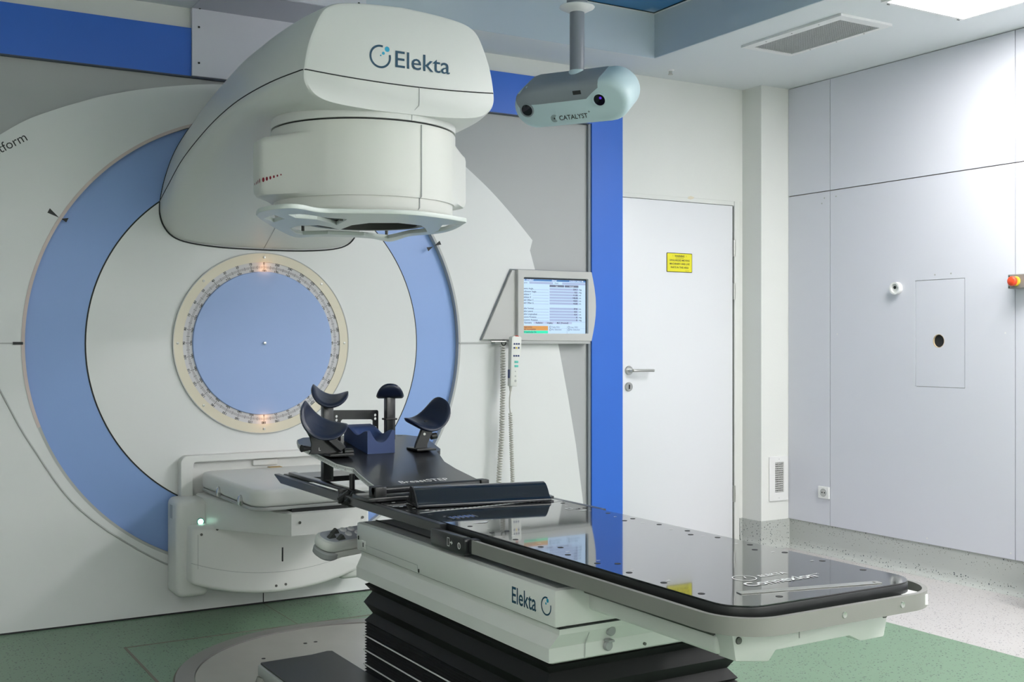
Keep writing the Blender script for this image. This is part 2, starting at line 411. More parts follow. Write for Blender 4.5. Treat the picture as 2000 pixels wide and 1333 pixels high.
tube('lever', [(2.157, -.045, 1.081), (2.175, -.049, 1.081), (2.20, -.05, 1.081), (2.30, -.05, 1.080)], [.009, .009, .0085, .0085], 'steel', d, 10)
lk = lathe('lock_rose', [(0, 0), (.026, 0), (.026, .008), (.024, .010), (0, .010)], basis((2.156, .002, .988), (1, 0, 0), (0, 0, 1)), 'steel', d, 32)
box('key_slot', 2.152, 2.160, -.0095, -.0075, .975, 1.0, 'black_gap', d, .002)
Print().poly([(2.59, 2.094), (2.61, 2.090), (2.632, 2.095), (2.640, 2.106), (2.615, 2.112), (2.595, 2.106)], XZ(-.0006)).build('bare_patch', 'beige', d)
# warning notice on the door
s = thing('warning_sign', 'yellow notice about unguarded moving machinery on the door', 'sign', (2.529, .002, 1.655))
prism('plate', rounded(2.433, 2.625, 1.655, 1.769, .006), XZ(.002), .0022, 'ink', s)
prism('yellow_field', rounded(2.4365, 2.6215, 1.6585, 1.7655, .004), XZ(-.0002), .0008, 'sign_yellow', s)
P = Print(); mt = lambda x, z: basis((x, -.0013, z), (1, 0, 0), (0, 0, 1))
P.text('WARNING', .015, mt(2.529, 1.750), bold=.0004).rect(-.031, .031, -.0115, -.010, mt(2.529, 1.750))
P.text('!', .014, mt(2.478, 1.750)).text('!', .014, mt(2.580, 1.750))
P.text('UNGUARDED MOVING', .0146, mt(2.529, 1.725), bold=.0003).text('MACHINERY AND LIVE', .0146, mt(2.529, 1.704), bold=.0003).text('PARTS IN THIS AREA', .0146, mt(2.529, 1.683), bold=.0003)
P.text('1502347 001', .006, mt(2.585, 1.664)); P.build('lettering', 'ink', s)

# ================================================================== MACHINE: fixed covers
IZ = 1.24
A0 = basis((0, 0, IZ), (1, 0, 0), (0, 0, 1))       # dial axis frame, z toward room
sil = [(0, 2.457), (.243, 2.445), (.511, 2.397), (.71, 2.343), (.83, 2.298), (.946, 2.248), (1.049, 2.196), (1.150, 2.125), (1.258, 2.040), (1.378, 1.93), (1.508, 1.798)]
up_r = [tuple(p) for p in catmull(sil, 4)]
RC = 1.062
arcu = [(RC*math.cos(a), IZ+RC*math.sin(a)) for a in np.linspace(0, PI, 80)]
upper = up_r+[(1.492, 1.742), (1.524, 1.64), (1.674, IZ+.002)]+[(a, max(b2, IZ+.002)) for a, b2 in arcu]+[(-1.674, IZ+.002), (-1.524, 1.64), (-1.492, 1.742)]+[(-a, b2) for a, b2 in up_r[::-1]][:-1]
arcl = [(RC*math.cos(a), IZ+RC*math.sin(a)) for a in np.linspace(PI, 2*PI, 80)]
lowr = [(1.674, IZ-.002), (1.742, .929), (1.793, .671), (1.838, .369), (1.875, .008)]
lower = [(-a, b2) for a, b2 in lowr]+[(x, z) for x, z in lowr[::-1]]+[(a, min(b2, IZ-.002)) for a, b2 in arcl[::-1]]
cov = thing('gantry_cover', 'large white rounded wall cover surrounding the blue ring', 'machine cover', (0, 0, 0))
uc = curve_plate('upper_cover', upper, [], XZ(.02), .02, 'cover_white', cov)
lc = curve_plate('lower_cover', lower, [], XZ(.02), .02, 'cover_white', cov)
annulus('rim', 1.052, 1.066, A0, -.03, .003, 'rim_pink', cov, 160, math.radians(93), math.radians(200))
annulus('rim', 1.052, 1.064, A0, -.03, .001, 'shell_grey', cov, 160, math.radians(200), math.radians(453))
box('split_joint', -1.674, -1.055, -.004, .01, IZ-.003, IZ+.003, 'shell_grey', cov)
box('split_joint', 1.055, 1.25, -.006, .01, IZ-.004, IZ+.004, 'shell_grey', cov)
box('latch', -1.10, -1.060, -.006, .01, IZ-.006, IZ+.006, 'black_gap', cov)
low = catmull([(-1.36, -1.60+IZ), (-1.25, -.01), (-1.150, -.20), (-1.028, -.436), (-.82, -.738), (-.466, -1.0), (-.2, -1.09), (0, -1.105), (.2, -1.09), (.466, -1.0)][1:], 6)
tube('moulding', [(a, -.001, IZ+b2) for a, b2 in low], .004, 'shell_grey', cov, 8)
box('bottom_joint', -.002, .002, -.002, .01, .004, .105, 'black_gap', cov)
box('toe_gap', -1.87, 1.87, .003, .012, 0, .008, 'black_gap', cov)
for sg in (1, -1):
    for (px, pz), (qx, qz) in (((.945, 1.760), (.907, 1.741)), ((.868, 1.722), (.900, 1.737))):
        dx, dz = qx-px, qz-pz; L = math.hypot(dx, dz); nx, nz = -dz/L*.011, dx/L*.011
        if sg < 0: px, pz, qx, qz = px+.012, pz+.055, qx+.007, qz+.045
        Print().poly([(sg*(px+nx), pz+nz), (sg*(px-nx), pz-nz), (sg*qx, qz)], XZ(-.0025 if pz > 1.74 else -.006)).build('pointer_mark', 'ink', cov)

P = Print()
ang0 = math.radians(31.5); wd_ = max(p.x for p in glyph('platform', .056, 'LEFT')[0])
ex_ = Vector((math.cos(ang0), 0, math.sin(ang0)))
P.text('platform', .056, basis(Vector((-1.040, -.0012, 2.112))-ex_*wd_, ex_, (-math.sin(ang0), 0, math.cos(ang0))), 'LEFT')
P.build('lettering', 'ink', cov)

# ================================================================== MACHINE: rotating gantry with arm and head
g_ = thing('linac_gantry', 'huge white treatment arm and head on a round dial drum', 'radiotherapy machine', (0, 0, 1.686))
annulus('blue_ring', .808, 1.052, A0, -.05, -.03, 'ring_blue', g_, 160, h1in=.002)
annulus('ring_gap', .802, .809, A0, -.06, .0035, 'black_gap', g_, 160)
annulus('drum_disc', .420, .803, A0, -.05, .006, 'cover_white', g_, 160)
# dial
dial = annulus('dial_rim', .384, .428, A0, -.04, .014, 'beige', g_, 128)
sub(annulus('rim_edge', .426, .430, A0, -.04, .016, 'shell_grey', None, 128), dial)
sr = annulus('scale_ring', .334, .386, A0, -.02, .009, 'dial_grey', g_, 128)
P = Print(); front = A0 @ Matrix.Translation((0, 0, .0096))
for dg in range(360):
    a = math.radians(90+dg); L = .020 if dg % 10 == 0 else (.015 if dg % 5 == 0 else .011)
    Q = front @ Matrix.Rotation(a, 4, 'Z'); wd = .0008 if dg % 5 else .0011
    P.rect(.360-L/2, .360+L/2, -wd, wd, Q)
    if dg % 10 == 0:
        Q2 = front @ Matrix.Rotation(a-PI/2, 4, 'Z')
        P.text(str(dg), .0165, Q2 @ Matrix.Translation((0, .3775, 0)), bold=.0004, sx=.9); P.text(str((dg+180) % 360), .0165, Q2 @ Matrix.Translation((0, .3425, 0)), bold=.0004, sx=.9)
sub(P.build('scale_print', 'ink'), sr)
for k in range(8):
    a = math.radians(90+45*k); Q = A0 @ Matrix.Translation((.407*math.cos(a), .407*math.sin(a), .0138))
    sub(lathe('screw', [(0, 0), (.006, 0), (.0055, .003), (.002, .0035), (0, .002)], Q, 'steel', None, 12), dial)
hub = lathe('hub_disc', [(0, -.02), (.337, -.02), (.340, -.018), (.340, .014), (.337, .018), (0, .018)], A0, 'hub_blue', g_, 128)
sub(lathe('centre_stud', [(0, .017), (.009, .017), (.009, .024), (.006, .028), (0, .029)], A0, 'chrome', None, 16), hub)
for sgn in (1, -1):
    l = bpy.data.lights.new('dial_bulb', 'POINT'); l.energy = .04; l.color = (1, .45, .16); l.shadow_soft_size = .012
    lo = bpy.data.objects.new('dial_bulb', l); C.objects.link(lo); lo.parent = g_; lo.location = Vector((0, -.036, IZ+sgn*.356))-Vector((0, 0, 1.686))
# arm sections: y, zt, wt, zs, w, zb, bulge
ST = [(0, 2.45, .22, 1.885, .484, 1.686, .052), (-.2, 2.45, .25, 1.935, .495, 1.79, .045), (-.4, 2.45, .282, 2.01, .492, 1.90, .035), (-.64, 2.45, .308, 2.09, .470, 2.005, .026),
      (-.9, 2.45, .322, 2.135, .460, 2.065, .02), (-1.2, 2.452, .328, 2.158, .447, 2.068, .016), (-1.42, 2.452, .318, 2.172, .412, 2.066, .014), (-1.535, 2.450, .305, 2.18, .378, 2.066, .012)]
yq = list(np.linspace(0, -1.535, 44))
PR = hermite([s_[0] for s_ in ST], [s_[1:] for s_ in ST], yq)
def up_half(p, ins=0):
    zt, wt, zs, w_, zb, bu = p
    zt -= ins; wt -= ins; w_ -= ins
    pts = [(0, zt), (.4*wt, zt-.006), (.75*wt, zt-.018), (.93*wt, zt-.036), (wt*1.03, zt-.065)]
    for t in (.3, .55, .8): pts.append((wt*1.03+(w_-wt*1.03)*t+bu*math.sin(PI*t), zt-.065+(zs-zt+.065)*t))
    pts.append((w_, zs)); return catmull(pts, 4)
def lo_half(p, ins=0):
    zt, wt, zs, w_, zb, bu = p; w_ -= ins; H = zs-zb
    pts = [(w_, zs), (w_*1.0, zs-.28*H), (w_*.965, zs-.55*H), (w_*.88, zs-.78*H), (w_*.72, zs-.91*H), (w_*.4, zs-.985*H), (0, zb)]
    return catmull(pts, 4)
def ringU(p, y, ins=0):
    h_ = up_half(p, ins); return [Vector((-a, y, b2)) for a, b2 in h_[::-1]]+[Vector((a, y, b2)) for a, b2 in h_[1:]]
def ringL(p, y, ins=0):
    h_ = lo_half(p, ins); return [Vector((a, y, b2)) for a, b2 in h_]+[Vector((-a, y, b2)) for a, b2 in h_[::-1][1:]]
rU = [ringU(p, y) for p, y in zip(PR, yq)]+[ringU(PR[-1], -1.546, .004), ringU(PR[-1], -1.551, .012)]
rL = [ringL(p, y) for p, y in zip(PR, yq)]+[ringL(PR[-1], -1.546, .004), ringL(PR[-1], -1.551, .012)]
ua = loft('arm_upper_cover', rU, 'shell', g_, closed=False, cap0=False, ang=34)
la = loft('arm_lower_cover', rL, 'shell', g_, closed=False, cap0=False, ang=34)
seam = []
for p, y in zip(PR, yq): seam.append((p[3]+.0005, y, p[2]))
bm = bmesh.new()
smile = [(x, -1.5515, 2.18-.013*(1-(x/.37)**2)) for x in np.linspace(.368, -.368, 24)]
tube_bm(bm, seam+smile+[(-x, y, z) for x, y, z in seam[::-1]], .0022, 6)
frombm('cover_joint', bm, 'black_gap', g_, True)
tube('base_joint', [Vector((x, -.009, z)) for x, y, z in [(v.x*1.004, 0, v.z-.003) for v in rL[0]]], .0035, 'black_gap', g_, 6)
for sgn in (1, -1): tube('base_joint', [Vector((sgn*(a+.001), -.009, b2)) for a, b2 in up_half(PR[0])[12:]], .003, 'black_gap', g_, 6)
tube('belly_joint', [(0, y, p[4]-.0006) for p, y in list(zip(PR, yq))[:20]], .0014, 'shell_grey', g_, 6)
tube('front_joint', [(.062, -1.5522, 2.166), (.062, -1.5522, 2.12), (.060, -1.553, 2.10), (.045, -1.55, 2.085), (.035, -1.547, 2.065), (.035, -1.545, 2.045)], .0016, 'shell_grey', g_, 6)
# logo on the front
FM = basis((0, -1.5524, 0), (1, 0, 0), (0, 0, 1))
P = Print().arc(-.092, 2.259, .034, .0415, 75, 375, FM, 48)
P.text('Elekta', .0855, basis((-.040, -1.5524, 2.229), (1, 0, 0), (0, 0, 1)), 'LEFT', bold=.0004, sx=1.09)
P.build('logo', 'logo_dark', g_)
P = Print().disc(-.0655, 2.288, .0095, FM).disc(-.080, 2.272, .0055, FM).disc(-.0905, 2.263, .0028, FM); P.build('logo_dots', 'logo_cyan', g_)
# head
HY = -1.195
def plan(r, e, n=144):
    out = []
    for k in range(n):
        a = 2*PI*k/n; c, s_ = math.cos(a), math.sin(a); rr = r
        if e > 0:
            # ear: flat end at |x|=.425, sides running tangentially onto the cylinder
            ca, sa = abs(c), abs(s_)
            x0, y0, x1, y1 = .425, .045, .255, .245
            nx, ny = (y1-y0), -(x1-x0); L = math.hypot(nx, ny); nx /= L; ny /= L; dd = nx*x0+ny*y0
            re = min(.425/max(ca, 1e-6), dd/max(nx*ca+ny*sa, 1e-6))
            if sa/max(ca, 1e-6) < y1/x1+.1: rr = r+max(0, re-r)*e
        out.append((rr*c, rr*s_))
    return out
def hring(r, e, z): return [Vector((x, HY+y, z)) for x, y in plan(r, e)]
loft('head_neck', [hring(.352, 0, z) for z in (2.16, 2.046)], 'shell', g_)
loft('neck_gap', [hring(.343, 0, z) for z in (2.05, 2.036)], 'black_gap', g_)
head = loft('head_cover', [hring(.350, 0, 2.0395), hring(.352, 0, 2.036), hring(.352, 0, 2.004), hring(.352, .3, 2.001), hring(.352, .75, 1.994), hring(.352, .95, 1.983), hring(.352, 1, 1.968),
      hring(.352, 1, 1.806), hring(.351, .96, 1.792), hring(.350, .85, 1.782), hring(.350, .3, 1.776), hring(.349, 0, 1.770)], 'cream_shell', g_, ang=42)
loft('head_lip', [hring(.341, 0, 1.772), hring(.341, 0, 1.735), hring(.336, 0, 1.722), hring(.325, 0, 1.713), hring(.305, 0, 1.712), hring(.295, 0, 1.742)], 'cream_shell', g_, ang=60)
av = math.radians(-77.5)
sub(tube('front_seam', [(.3535*math.cos(av), HY+.3535*math.sin(av), 2.035), (.3535*math.cos(av), HY+.3535*math.sin(av), 1.775), (.3425*math.cos(av), HY+.3425*math.sin(av), 1.768), (.3425*math.cos(av), HY+.3425*math.sin(av), 1.735), (.325*math.cos(av-.03), HY+.325*math.sin(av-.03), 1.713)], .0024, 'shell_grey', None, 6), head)
dots = []
for sg in (-1,):
    ex, ey = .255-.425, .245-.045; L = math.hypot(ex, ey); ex /= L; ey /= L
    for k in range(6):
        t = .012+.0145*k; dots.append((Vector((-(.425+ex*t)-.0006, HY-(.045+ey*t)-.0006, 1.835+.003*k)), (-ex, -ey), .0085-.0011*k, .0050-.0004*k))
    for k in range(4): dots.append((Vector((-.4258, HY-.036+.018*k, 1.833-.002*k)), (0, 1), .0085-.0013*k, .0050-.0005*k))
for c0, dr, rz, rx in dots:
    P = Print().poly([(rx*math.cos(q), rz*math.sin(q)) for q in np.linspace(0, 2*PI, 17)[:-1]], basis(c0, (dr[0], dr[1], 0), (0, 0, 1)))
    sub(P.build('red_dot', 'red_dot'), head)
# accessory ring under the head
AR = basis((0.02, -1.17, 1.70), (1, 0, 0), (0, 1, 0))
ar = annulus('accessory_ring', .206, .222, AR, 0, .042, 'scanner_grey', g_, 64)
sub(annulus('ring_inner', .198, .2065, AR, .001, .042, 'dark_steel', None, 64), ar)
sub(lathe('window', [(0, .036), (.20, .036), (.20, .042), (0, .042)], AR, 'lens', None, 48), ar)
# touch guard: flat shaped frame hung under the head
def zpt(u, v, z=1.695):
    pass
guard_o = [(-.506, -1.446), (-.528, -1.545), (-.522, -1.62), (-.505, -1.675), (-.475, -1.71), (-.435, -1.70), (-.372, -1.65), (-.317, -1.645), (-.243, -1.675), (-.169, -1.71), (-.089, -1.735), (-.002, -1.725), (.11, -1.68), (.173, -1.645), (.215, -1.62), (.239, -1.558), (.294, -1.395), (.325, -1.25), (.32, -1.148), (.278, -1.021), (.308, -.85), (.315, -.741), (.25, -.788), (.17, -.851), (.016, -.838), (-.05, -.80), (-.077, -.735), (-.126, -.754), (-.268, -.991), (-.428, -1.283)]
hole1 = [(-.255, -1.07), (-.264, -1.195), (-.21, -1.248), (-.14, -1.20), (-.072, -1.13), (-.1, -1.314), (-.076, -1.42), (.013, -1.475), (.125, -1.44), (.20, -1.33), (.262, -1.218), (.231, -1.12), (.246, -.953), (.248, -.875), (.17, -.91), (.107, -.945), (-.042, -.93), (-.12, -.85), (-.17, -.90)]
hole2 = [(-.427, -1.529), (-.365, -1.437), (-.283, -1.428), (-.20, -1.34), (-.142, -1.267), (-.192, -1.50), (-.272, -1.505), (-.33, -1.545), (-.398, -1.575)]
hole3 = [(-.458, -1.375), (-.464, -1.505), (-.385, -1.39), (-.379, -1.252)]
hole4 = [(.185, -1.49), (.221, -1.527), (.225, -1.57), (.29, -1.317), (.295, -1.20), (.275, -1.28)]
gd = curve_plate('touch_guard', [tuple(p) for p in catmull(guard_o+[guard_o[0]], 3)[:-1]], [hole1, hole2, hole3, hole4], XY(1.684), .010, 'guard', g_, .003)
for x, y in ((-.10, -.80), (.262, -.83), (-.19, -1.43), (.24, -1.30)): sub(tube('post', [(x, y, 1.682), (x, y, 1.74)], .0065, 'dark_steel', None, 10), gd)

# ================================================================== portal imager folded at the foot of the drum
im = thing('portal_imager', 'boxy white folded imaging panel at the foot of the drum', 'imaging panel', (0, 0, .1))
bpz = curve_plate('back_plate', rounded(-.40, .42, .30, .722, .03), [rounded(-.352, .372, .28+.05, .700, .02)], XZ(-.004), .05, 'shell', im, .004)
box('back_panel', -.36, .38, -.02, -.006, .31, .705, 'shell', im)
box('bracket', -.06, .06, -.032, -.02, .662, .690, 'shell', im, .004); box('foil_patch', .01, .07, -.07, -.03, .6525, .6545, 'foil', im)
for sg in (1, -1):
    x0, x1 = (-.455, -.312) if sg > 0 else (.312, .455)
    c_ = box('side_column', x0, x1, -.19, -.004, .11, .545, 'shell', im, .03, 4)
    if sg > 0:
        Q = basis((-.352, -.190, .445), (1, 0, 0), (0, 0, 1))
        led = lathe('status_lamp', [(0, -.004), (.0125, -.004), (.0125, .003), (0, .004)], Q, 'green_led', im, 20)
        sub(annulus('lamp_ring', .0125, .016, Q, -.004, .004, 'pend_teal', None, 24), led)
        sub(box('label_plate', -.4556, -.4540, -.11, -.07, .455, .515, 'shell_grey'), c_)
slab = prism('slab_shell', rounded(-.315, .315, -.83, -.03, .07, 8), XY(0), .652, 'shell', im, .018, 3, h0=.580)
prism('slab_trim', rounded(-.313, .313, -.828, -.03, .068, 8), XY(0), .580, 'shell_grey', im, .003, 1, h0=.566)
for y in (-.35, -.66): sub(lathe('bumper', [(0, -.004), (.023, -.004), (.023, .006), (.017, .011), (0, .012)], basis((-.316, y, .594), (0, -1, 0), (0, 0, 1)), 'chrome', None, 20), slab)
drp = [(-.335, -.05), (-.335, -.16), (-.195, -.79), (-.165, -.845), (.165, -.845), (.195, -.79), (.335, -.16), (.335, -.05)]
def drz(x, y, top):
    t = min(1, max(0, (-y-.05)/.79)); return (.535-.0*t) if top else (.405+.055*t)
rings = [[Vector((x, y, drz(x, y, 0))) for x, y in drp], [Vector((x*1.004, y, drz(x, y, 0)+.012)) for x, y in drp], [Vector((x, y, .548)) for x, y in drp], [Vector((x*.97, y*.985, .556)) for x, y in drp]]
dr = loft('drawer_shell', rings, 'shell', im, ang=40)
box('drawer_gap', -.16, .16, -.835, -.05, .553, .568, 'black_gap', im)
for x in (-.13, .145): sub(lathe('screw', [(0, 0), (.006, 0), (.006, .002), (0, .001)], basis((x, -.8455, .512), (1, 0, 0), (0, 0, 1)), 'dark_steel', None, 12), dr)
bot = [(1.135*math.sin(a), IZ-1.135*math.cos(a)) for a in np.linspace(-.375, .375, 25)]
body = prism('lower_shell', [(.41, .435), (-.41, .435)]+bot, XZ(-.0), .27, 'shell', im, .02, 3)
box('side_gap', -.312, -.15, -.268, -.10, .43, .44, 'black_gap', im)
sub(box('slit', -.004, .004, -.2715, -.26, .245, .31, 'black_gap', None, .002), body)
for x, z in ((-.03, .138), (.015, .140), (-.30, .418), (-.37, .40)): sub(lathe('screw', [(0, 0), (.006, 0), (.006, .002), (0, .001)], basis((x, -.2705, z), (1, 0, 0), (0, 0, 1)), 'dark_steel', None, 12), body)
sub(tube('panel_joint', [(x, -.2705, z+.095) for x, z in bot], .0012, 'shell_grey', None, 5), body)
sub(tube('panel_joint', [(-.385, -.2705, .40), (-.385, -.2705, .25)], .0012, 'shell_grey', None, 5), body)

# ================================================================== COUCH
ct = thing('treatment_couch', 'long black carbon treatment couch on a white carriage and bellows', 'treatment couch', (0, -2.5, .02))
TZ = .735
# tabletop panel with rounded foot end
def endpoly(x0, x1, yend, yst, r, n=10):
    p = [(x0, yst), (x1, yst)]
    for cx, a0 in ((x1-r, 0), (x0+r, -90)):
        for k in range(n+1):
            a = math.radians(a0-90*k/n); p.append((cx+r*math.cos(a), yend+r+r*math.sin(a)))
    return p
top = prism('tabletop', endpoly(-.266, .258, -3.600, -2.205, .075), XY(0), TZ, 'carbon', ct, 0, 1, h0=TZ-.002, ang=20)
prism('tabletop_core', endpoly(-.268, .260, -3.602, -2.205, .077), XY(0), TZ-.0021, 'black_plastic', ct, .004, 2, h0=.700)
prism('tabletop_underside', endpoly(-.235, .23, -3.545, -2.38, .06), XY(0), .7005, 'black_plastic', ct, 0, 1, h0=.662)
prism('head_panel', [(-.266, -2.20), (.258, -2.20), (.258, -1.70), (-.266, -1.70)], XY(0), TZ, 'carbon', ct, 0, 1, h0=.714, ang=20)
# open frame extension at the gantry end
for sg, x in ((1, -.28), (-1, .272)):
    pts = [(-1.0, .7355), (-1.0, .730), (-1.07, .706), (-2.40, .706), (-2.40, .7345), (-1.75, .7345)]
    prism('side_beam', [(-a, b2) for a, b2 in pts], YZ(x+.011), .022, 'black_satin', ct, .002, 1)
prism('head_crossbar', [(-.262, -1.02), (.254, -1.02), (.254, -1.15), (.17, -1.20), (-.17, -1.20), (-.262, -1.15)], XY(0), .736, 'black_satin', ct, .003, 1, h0=.716)
box('cross_plate', -.262, .254, -1.70, -1.62, .712, .733, 'black_satin', ct, .002)
bm = bmesh.new()
for k in range(4): bbox(bm, -.292, -.262, -1.66-.028*k, -1.645-.028*k, .70, .748-.006*k, .003)
tube_bm(bm, [(-.30, -1.68, .715), (-.27, -1.70, .742)], .012, 8); tube_bm(bm, [(-.298, -1.74, .712), (-.262, -1.72, .74)], .011, 8)
frombm('clamp', bm, 'black_plastic', ct, True, 40)
# side rail, bent round the foot end
def rpath(off):
    x0, x1, ye, r = -.288-off, .288+off, -3.628-off, .10+off
    p = [(x0, -2.60), (x0, -2.9), (x0, -3.2)]
    for k in range(13): a = math.radians(180+90*k/12); p.append((x0+r+r*math.cos(a), ye+r+r*math.sin(a)))
    p += [(0, ye)]
    for k in range(13): a = math.radians(270+90*k/12); p.append((x1-r+r*math.cos(a), ye+r+r*math.sin(a)))
    return p+[(x1, -3.2), (x1, -2.60)]
pi_, po = rpath(0), rpath(.011)
prs = [(.684, 0), (.684, 1), (.719, 1), (.719, 0)]
rings = [[Vector((a[0]+(b2[0]-a[0])*t, a[1]+(b2[1]-a[1])*t, z)) for z, t in prs] for a, b2 in zip(pi_, po)]
rl = loft('side_rail', rings, 'rail', ct, ang=35)
for x in (-.02, .15): sub(lathe('rail_screw', [(0, 0), (.007, 0), (.006, .002), (0, .001)], basis((x, -3.639, .702), (1, 0, 0), (0, 0, 1)), 'steel', None, 12), rl)
for x in (-.26, .26):
    for y in (-2.75, -3.1, -3.4): sub(box('standoff', min(x, x*1.1), max(x, x*1.1), y-.015, y+.015, .690, .710, 'black_plastic'), rl)
for x in (.19,): sub(box('standoff', x, x+.05, -3.63, -3.57, .69, .712, 'lamp_frame'), rl)
hdl = prism('release_handle', rounded(2.37, 2.575, .674, .722, .012), YZ(-.283), .024, 'black_satin', ct, .004, 2)
P = Print(); HM = lambda y, z: basis((-.3078, y, z), (0, -1, 0), (0, 0, 1))
P.arc(0, 0, .0065, .009, 0, 360, HM(-2.545, .697)).rect(-.0015, .0015, -.005, .005, HM(-2.545, .697))
for a, b2, c_, e_ in ((-.007, .007, .010, .012), (-.007, .007, -.012, -.010), (-.007, -.005, -.012, .012), (.005, .007, -.012, .012), (.010, .022, -.002, .002)): P.rect(a, b2, c_, e_, HM(-2.483, .699))
P.poly([(.018, .006), (.018, -.006), (.026, 0)], HM(-2.483, .699)); tag(sub(P.build('symbol', 'print_white'), hdl), kind='stuff')
prism('handle_boss', rounded(2.575, 2.615, .680, .722, .012), YZ(-.275), .02, 'black_satin', ct, .004, 2)
# index notches along both edges
me = lathe('index_notch', [(0, 0), (.0075, 0), (.0075, .0003), (0, .0003)], Matrix.Identity(4), 'black_gap', None, 14).data
first = [o for o in C.objects if o.name == 'index_notch'][0]
spots = []
for k in range(11): spots += [(-.238, -2.235-.1225*k), (.232, -2.235-.1225*k)]
spots += [(-.205, -2.35), (.205, -2.36), (.19, -2.62), (-.19, -2.60), (-.12, -3.560), (.20, -2.9), (-.2, -2.88), (.195, -3.15), (-.2, -3.12)]
for k, (x, y) in enumerate(spots):
    o = first if k == 0 else first.copy()
    if k: C.objects.link(o)
    o.parent = top; o.location = (x, y, TZ+.0002)
P = Print(); TM = lambda x, y, z=TZ+.0009: basis((x, y, z), (1, 0, 0), (0, 1, 0))
P.arc(-.06, -3.392, .0245, .027, 0, 360, TM(0, 0), 40).rect(-.0017, .0017, 0, .016, TM(-.058, -3.394) @ Matrix.Rotation(-.5, 4, 'Z'))
P.text('ELEKTA', .024, TM(-.020, -3.402), 'LEFT', bold=.0003, sx=.95).text('Connexion', .046, TM(-.108, -3.462), 'LEFT', bold=.0008, sx=.97).text('TM', .012, TM(.098, -3.442), 'LEFT')
for k in range(9):
    for x in (-.222, .205): P.text('%s%d' % ('H' if k % 2 else 'B', k), .009, TM(x, -2.29-.13*k), 'LEFT')
P.arc(.195, -2.352, .0, .0001, 0, 10, TM(0, 0)).rect(.170, .205, -2.365, -2.362, TM(0, 0)).rect(.170, .205, -2.340, -2.337, TM(0, 0)).rect(.170, .173, -2.365, -2.337, TM(0, 0)).rect(.186, .189, -2.365, -2.337, TM(0, 0)).rect(.202, .205, -2.365, -2.337, TM(0, 0))
P.poly([(.18, -2.40), (.215, -2.395), (.20, -2.407)], TM(0, 0)).poly([(-.21, -2.44), (-.15, -2.43), (-.17, -2.45)], TM(0, 0))
for k in range(6): P.rect(-.215+.016*k, -.2135+.016*k, -2.34, -2.30, TM(0, 0))
tag(sub(P.build('top_lettering', 'print_grey'), top), kind='stuff')
P = Print()
for k in range(5): P.rect(-.210+.016*k, -.206+.016*k, -2.335, -2.30, TM(0, 0))
sub(P.build('blue_sticker', 'blue_board'), top)
P = Print().arc(0, -2.21, .205, .208, 0, 180, TM(0.0, 0) @ Matrix.Scale(.35, 4, (0, 1, 0)) @ Matrix.Translation((0, -4.1, 0)), 40)
sub(tube('inlay_line', [(.20, -2.04, TZ+.0003), (.215, -2.06, TZ+.0003), (.222, -2.10, TZ+.0003), (.205, -2.14, TZ+.0003), (.16, -2.155, TZ+.0003), (-.25, -2.19, TZ+.0003)], .0007, 'shell_grey', None, 5), top)
P = Print()
for k in range(26): P.rect(-.20+.016*k, -.190+.016*k, -2.178+.0009*k, -2.1745+.0009*k, TM(0, 0))
for k in range(9): P.rect(-.25+.02*(k % 3), -.238+.02*(k % 3), -1.75-.05*k, -1.744-.05*k, TM(0, 0))
P.rect(-.185, -.13, -1.975, -1.957, TM(0, 0)); sub(P.build('scale_marks', 'print_white'), top)
# white cover of the sliding frame below the foot end
prof = [(-.205, .660), (-.195, .603), (-.105, .590), (-.085, .611), (.13, .612), (.165, .596), (.238, .596), (.25, .645), (.25, .660)]
prism('slide_end_cover', prof, XZ(-3.46), .055, 'shell', ct, .004, 2)
box('slide_cover', -.205, .25, -3.47, -2.95, .606, .648, 'shell', ct, .01, 3)
box('slide_channel', -.20, .24, -3.50, -2.95, .648, .664, 'black_plastic', ct)
tube('slide_rod', [(-.215, -3.0, .654), (-.215, -3.47, .654)], .006, 'dark_steel', ct, 8)
for x in (-.188, .238): lathe('cover_screw', [(0, 0), (.008, 0), (.007, .003), (0, .002)], basis((x, -3.515, .645), (1, 0, 0), (0, 0, 1)), 'dark_steel', ct, 14)
tube('cover_joint', [(-.02, -3.5158, .655), (-.02, -3.5158, .628)], .0012, 'shell_grey', ct, 5)
# carriage
sec = lambda x, y0, y1, z0, z1: [Vector((-x, y0, z0)), Vector((x, y0, z0)), Vector((x, y1, z0)), Vector((-x, y1, z0))]
up = box('carriage_upper', -.302, .302, -3.012, -1.832, .574, .664, 'shell', ct, .007, 2)
box('carriage_top', -.285, .285, -2.995, -1.85, .664, .6655, 'couch_grey', ct)
for x in (-.24, .24): box('slide_slot', x-.003, x+.003, -2.99, -1.85, .6655, .668, 'black_gap', ct)
def crect(x, ya, yb, z): return [Vector((-x, ya, z)), Vector((x, ya, z)), Vector((x, yb, z)), Vector((-x, yb, z))]
lo_ = loft('carriage_lower', [crect(.285, -2.975, -1.845, .480), crect(.302, -2.985, -1.832, .486), crect(.302, -2.985, -1.832, .520), crect(.288, -3.008, -1.84, .556), crect(.288, -3.010, -1.84, .570), crect(.29, -3.0, -1.84, .578)], 'shell', ct, smooth=True, ang=20)
sub(box('joint', -.2895, .2895, -3.0125, -1.835, .5705, .5745, 'black_gap', None), up)
sj = tube('service_joint', [(-.3026, -1.90, .600), (-.3026, -2.28, .600), (-.3026, -2.285, .578)], .0011, 'shell_grey', ct, 5)
box('hinge_plate', -.3035, -.300, -1.905, -1.875, .585, .612, 'shell', ct, .001)
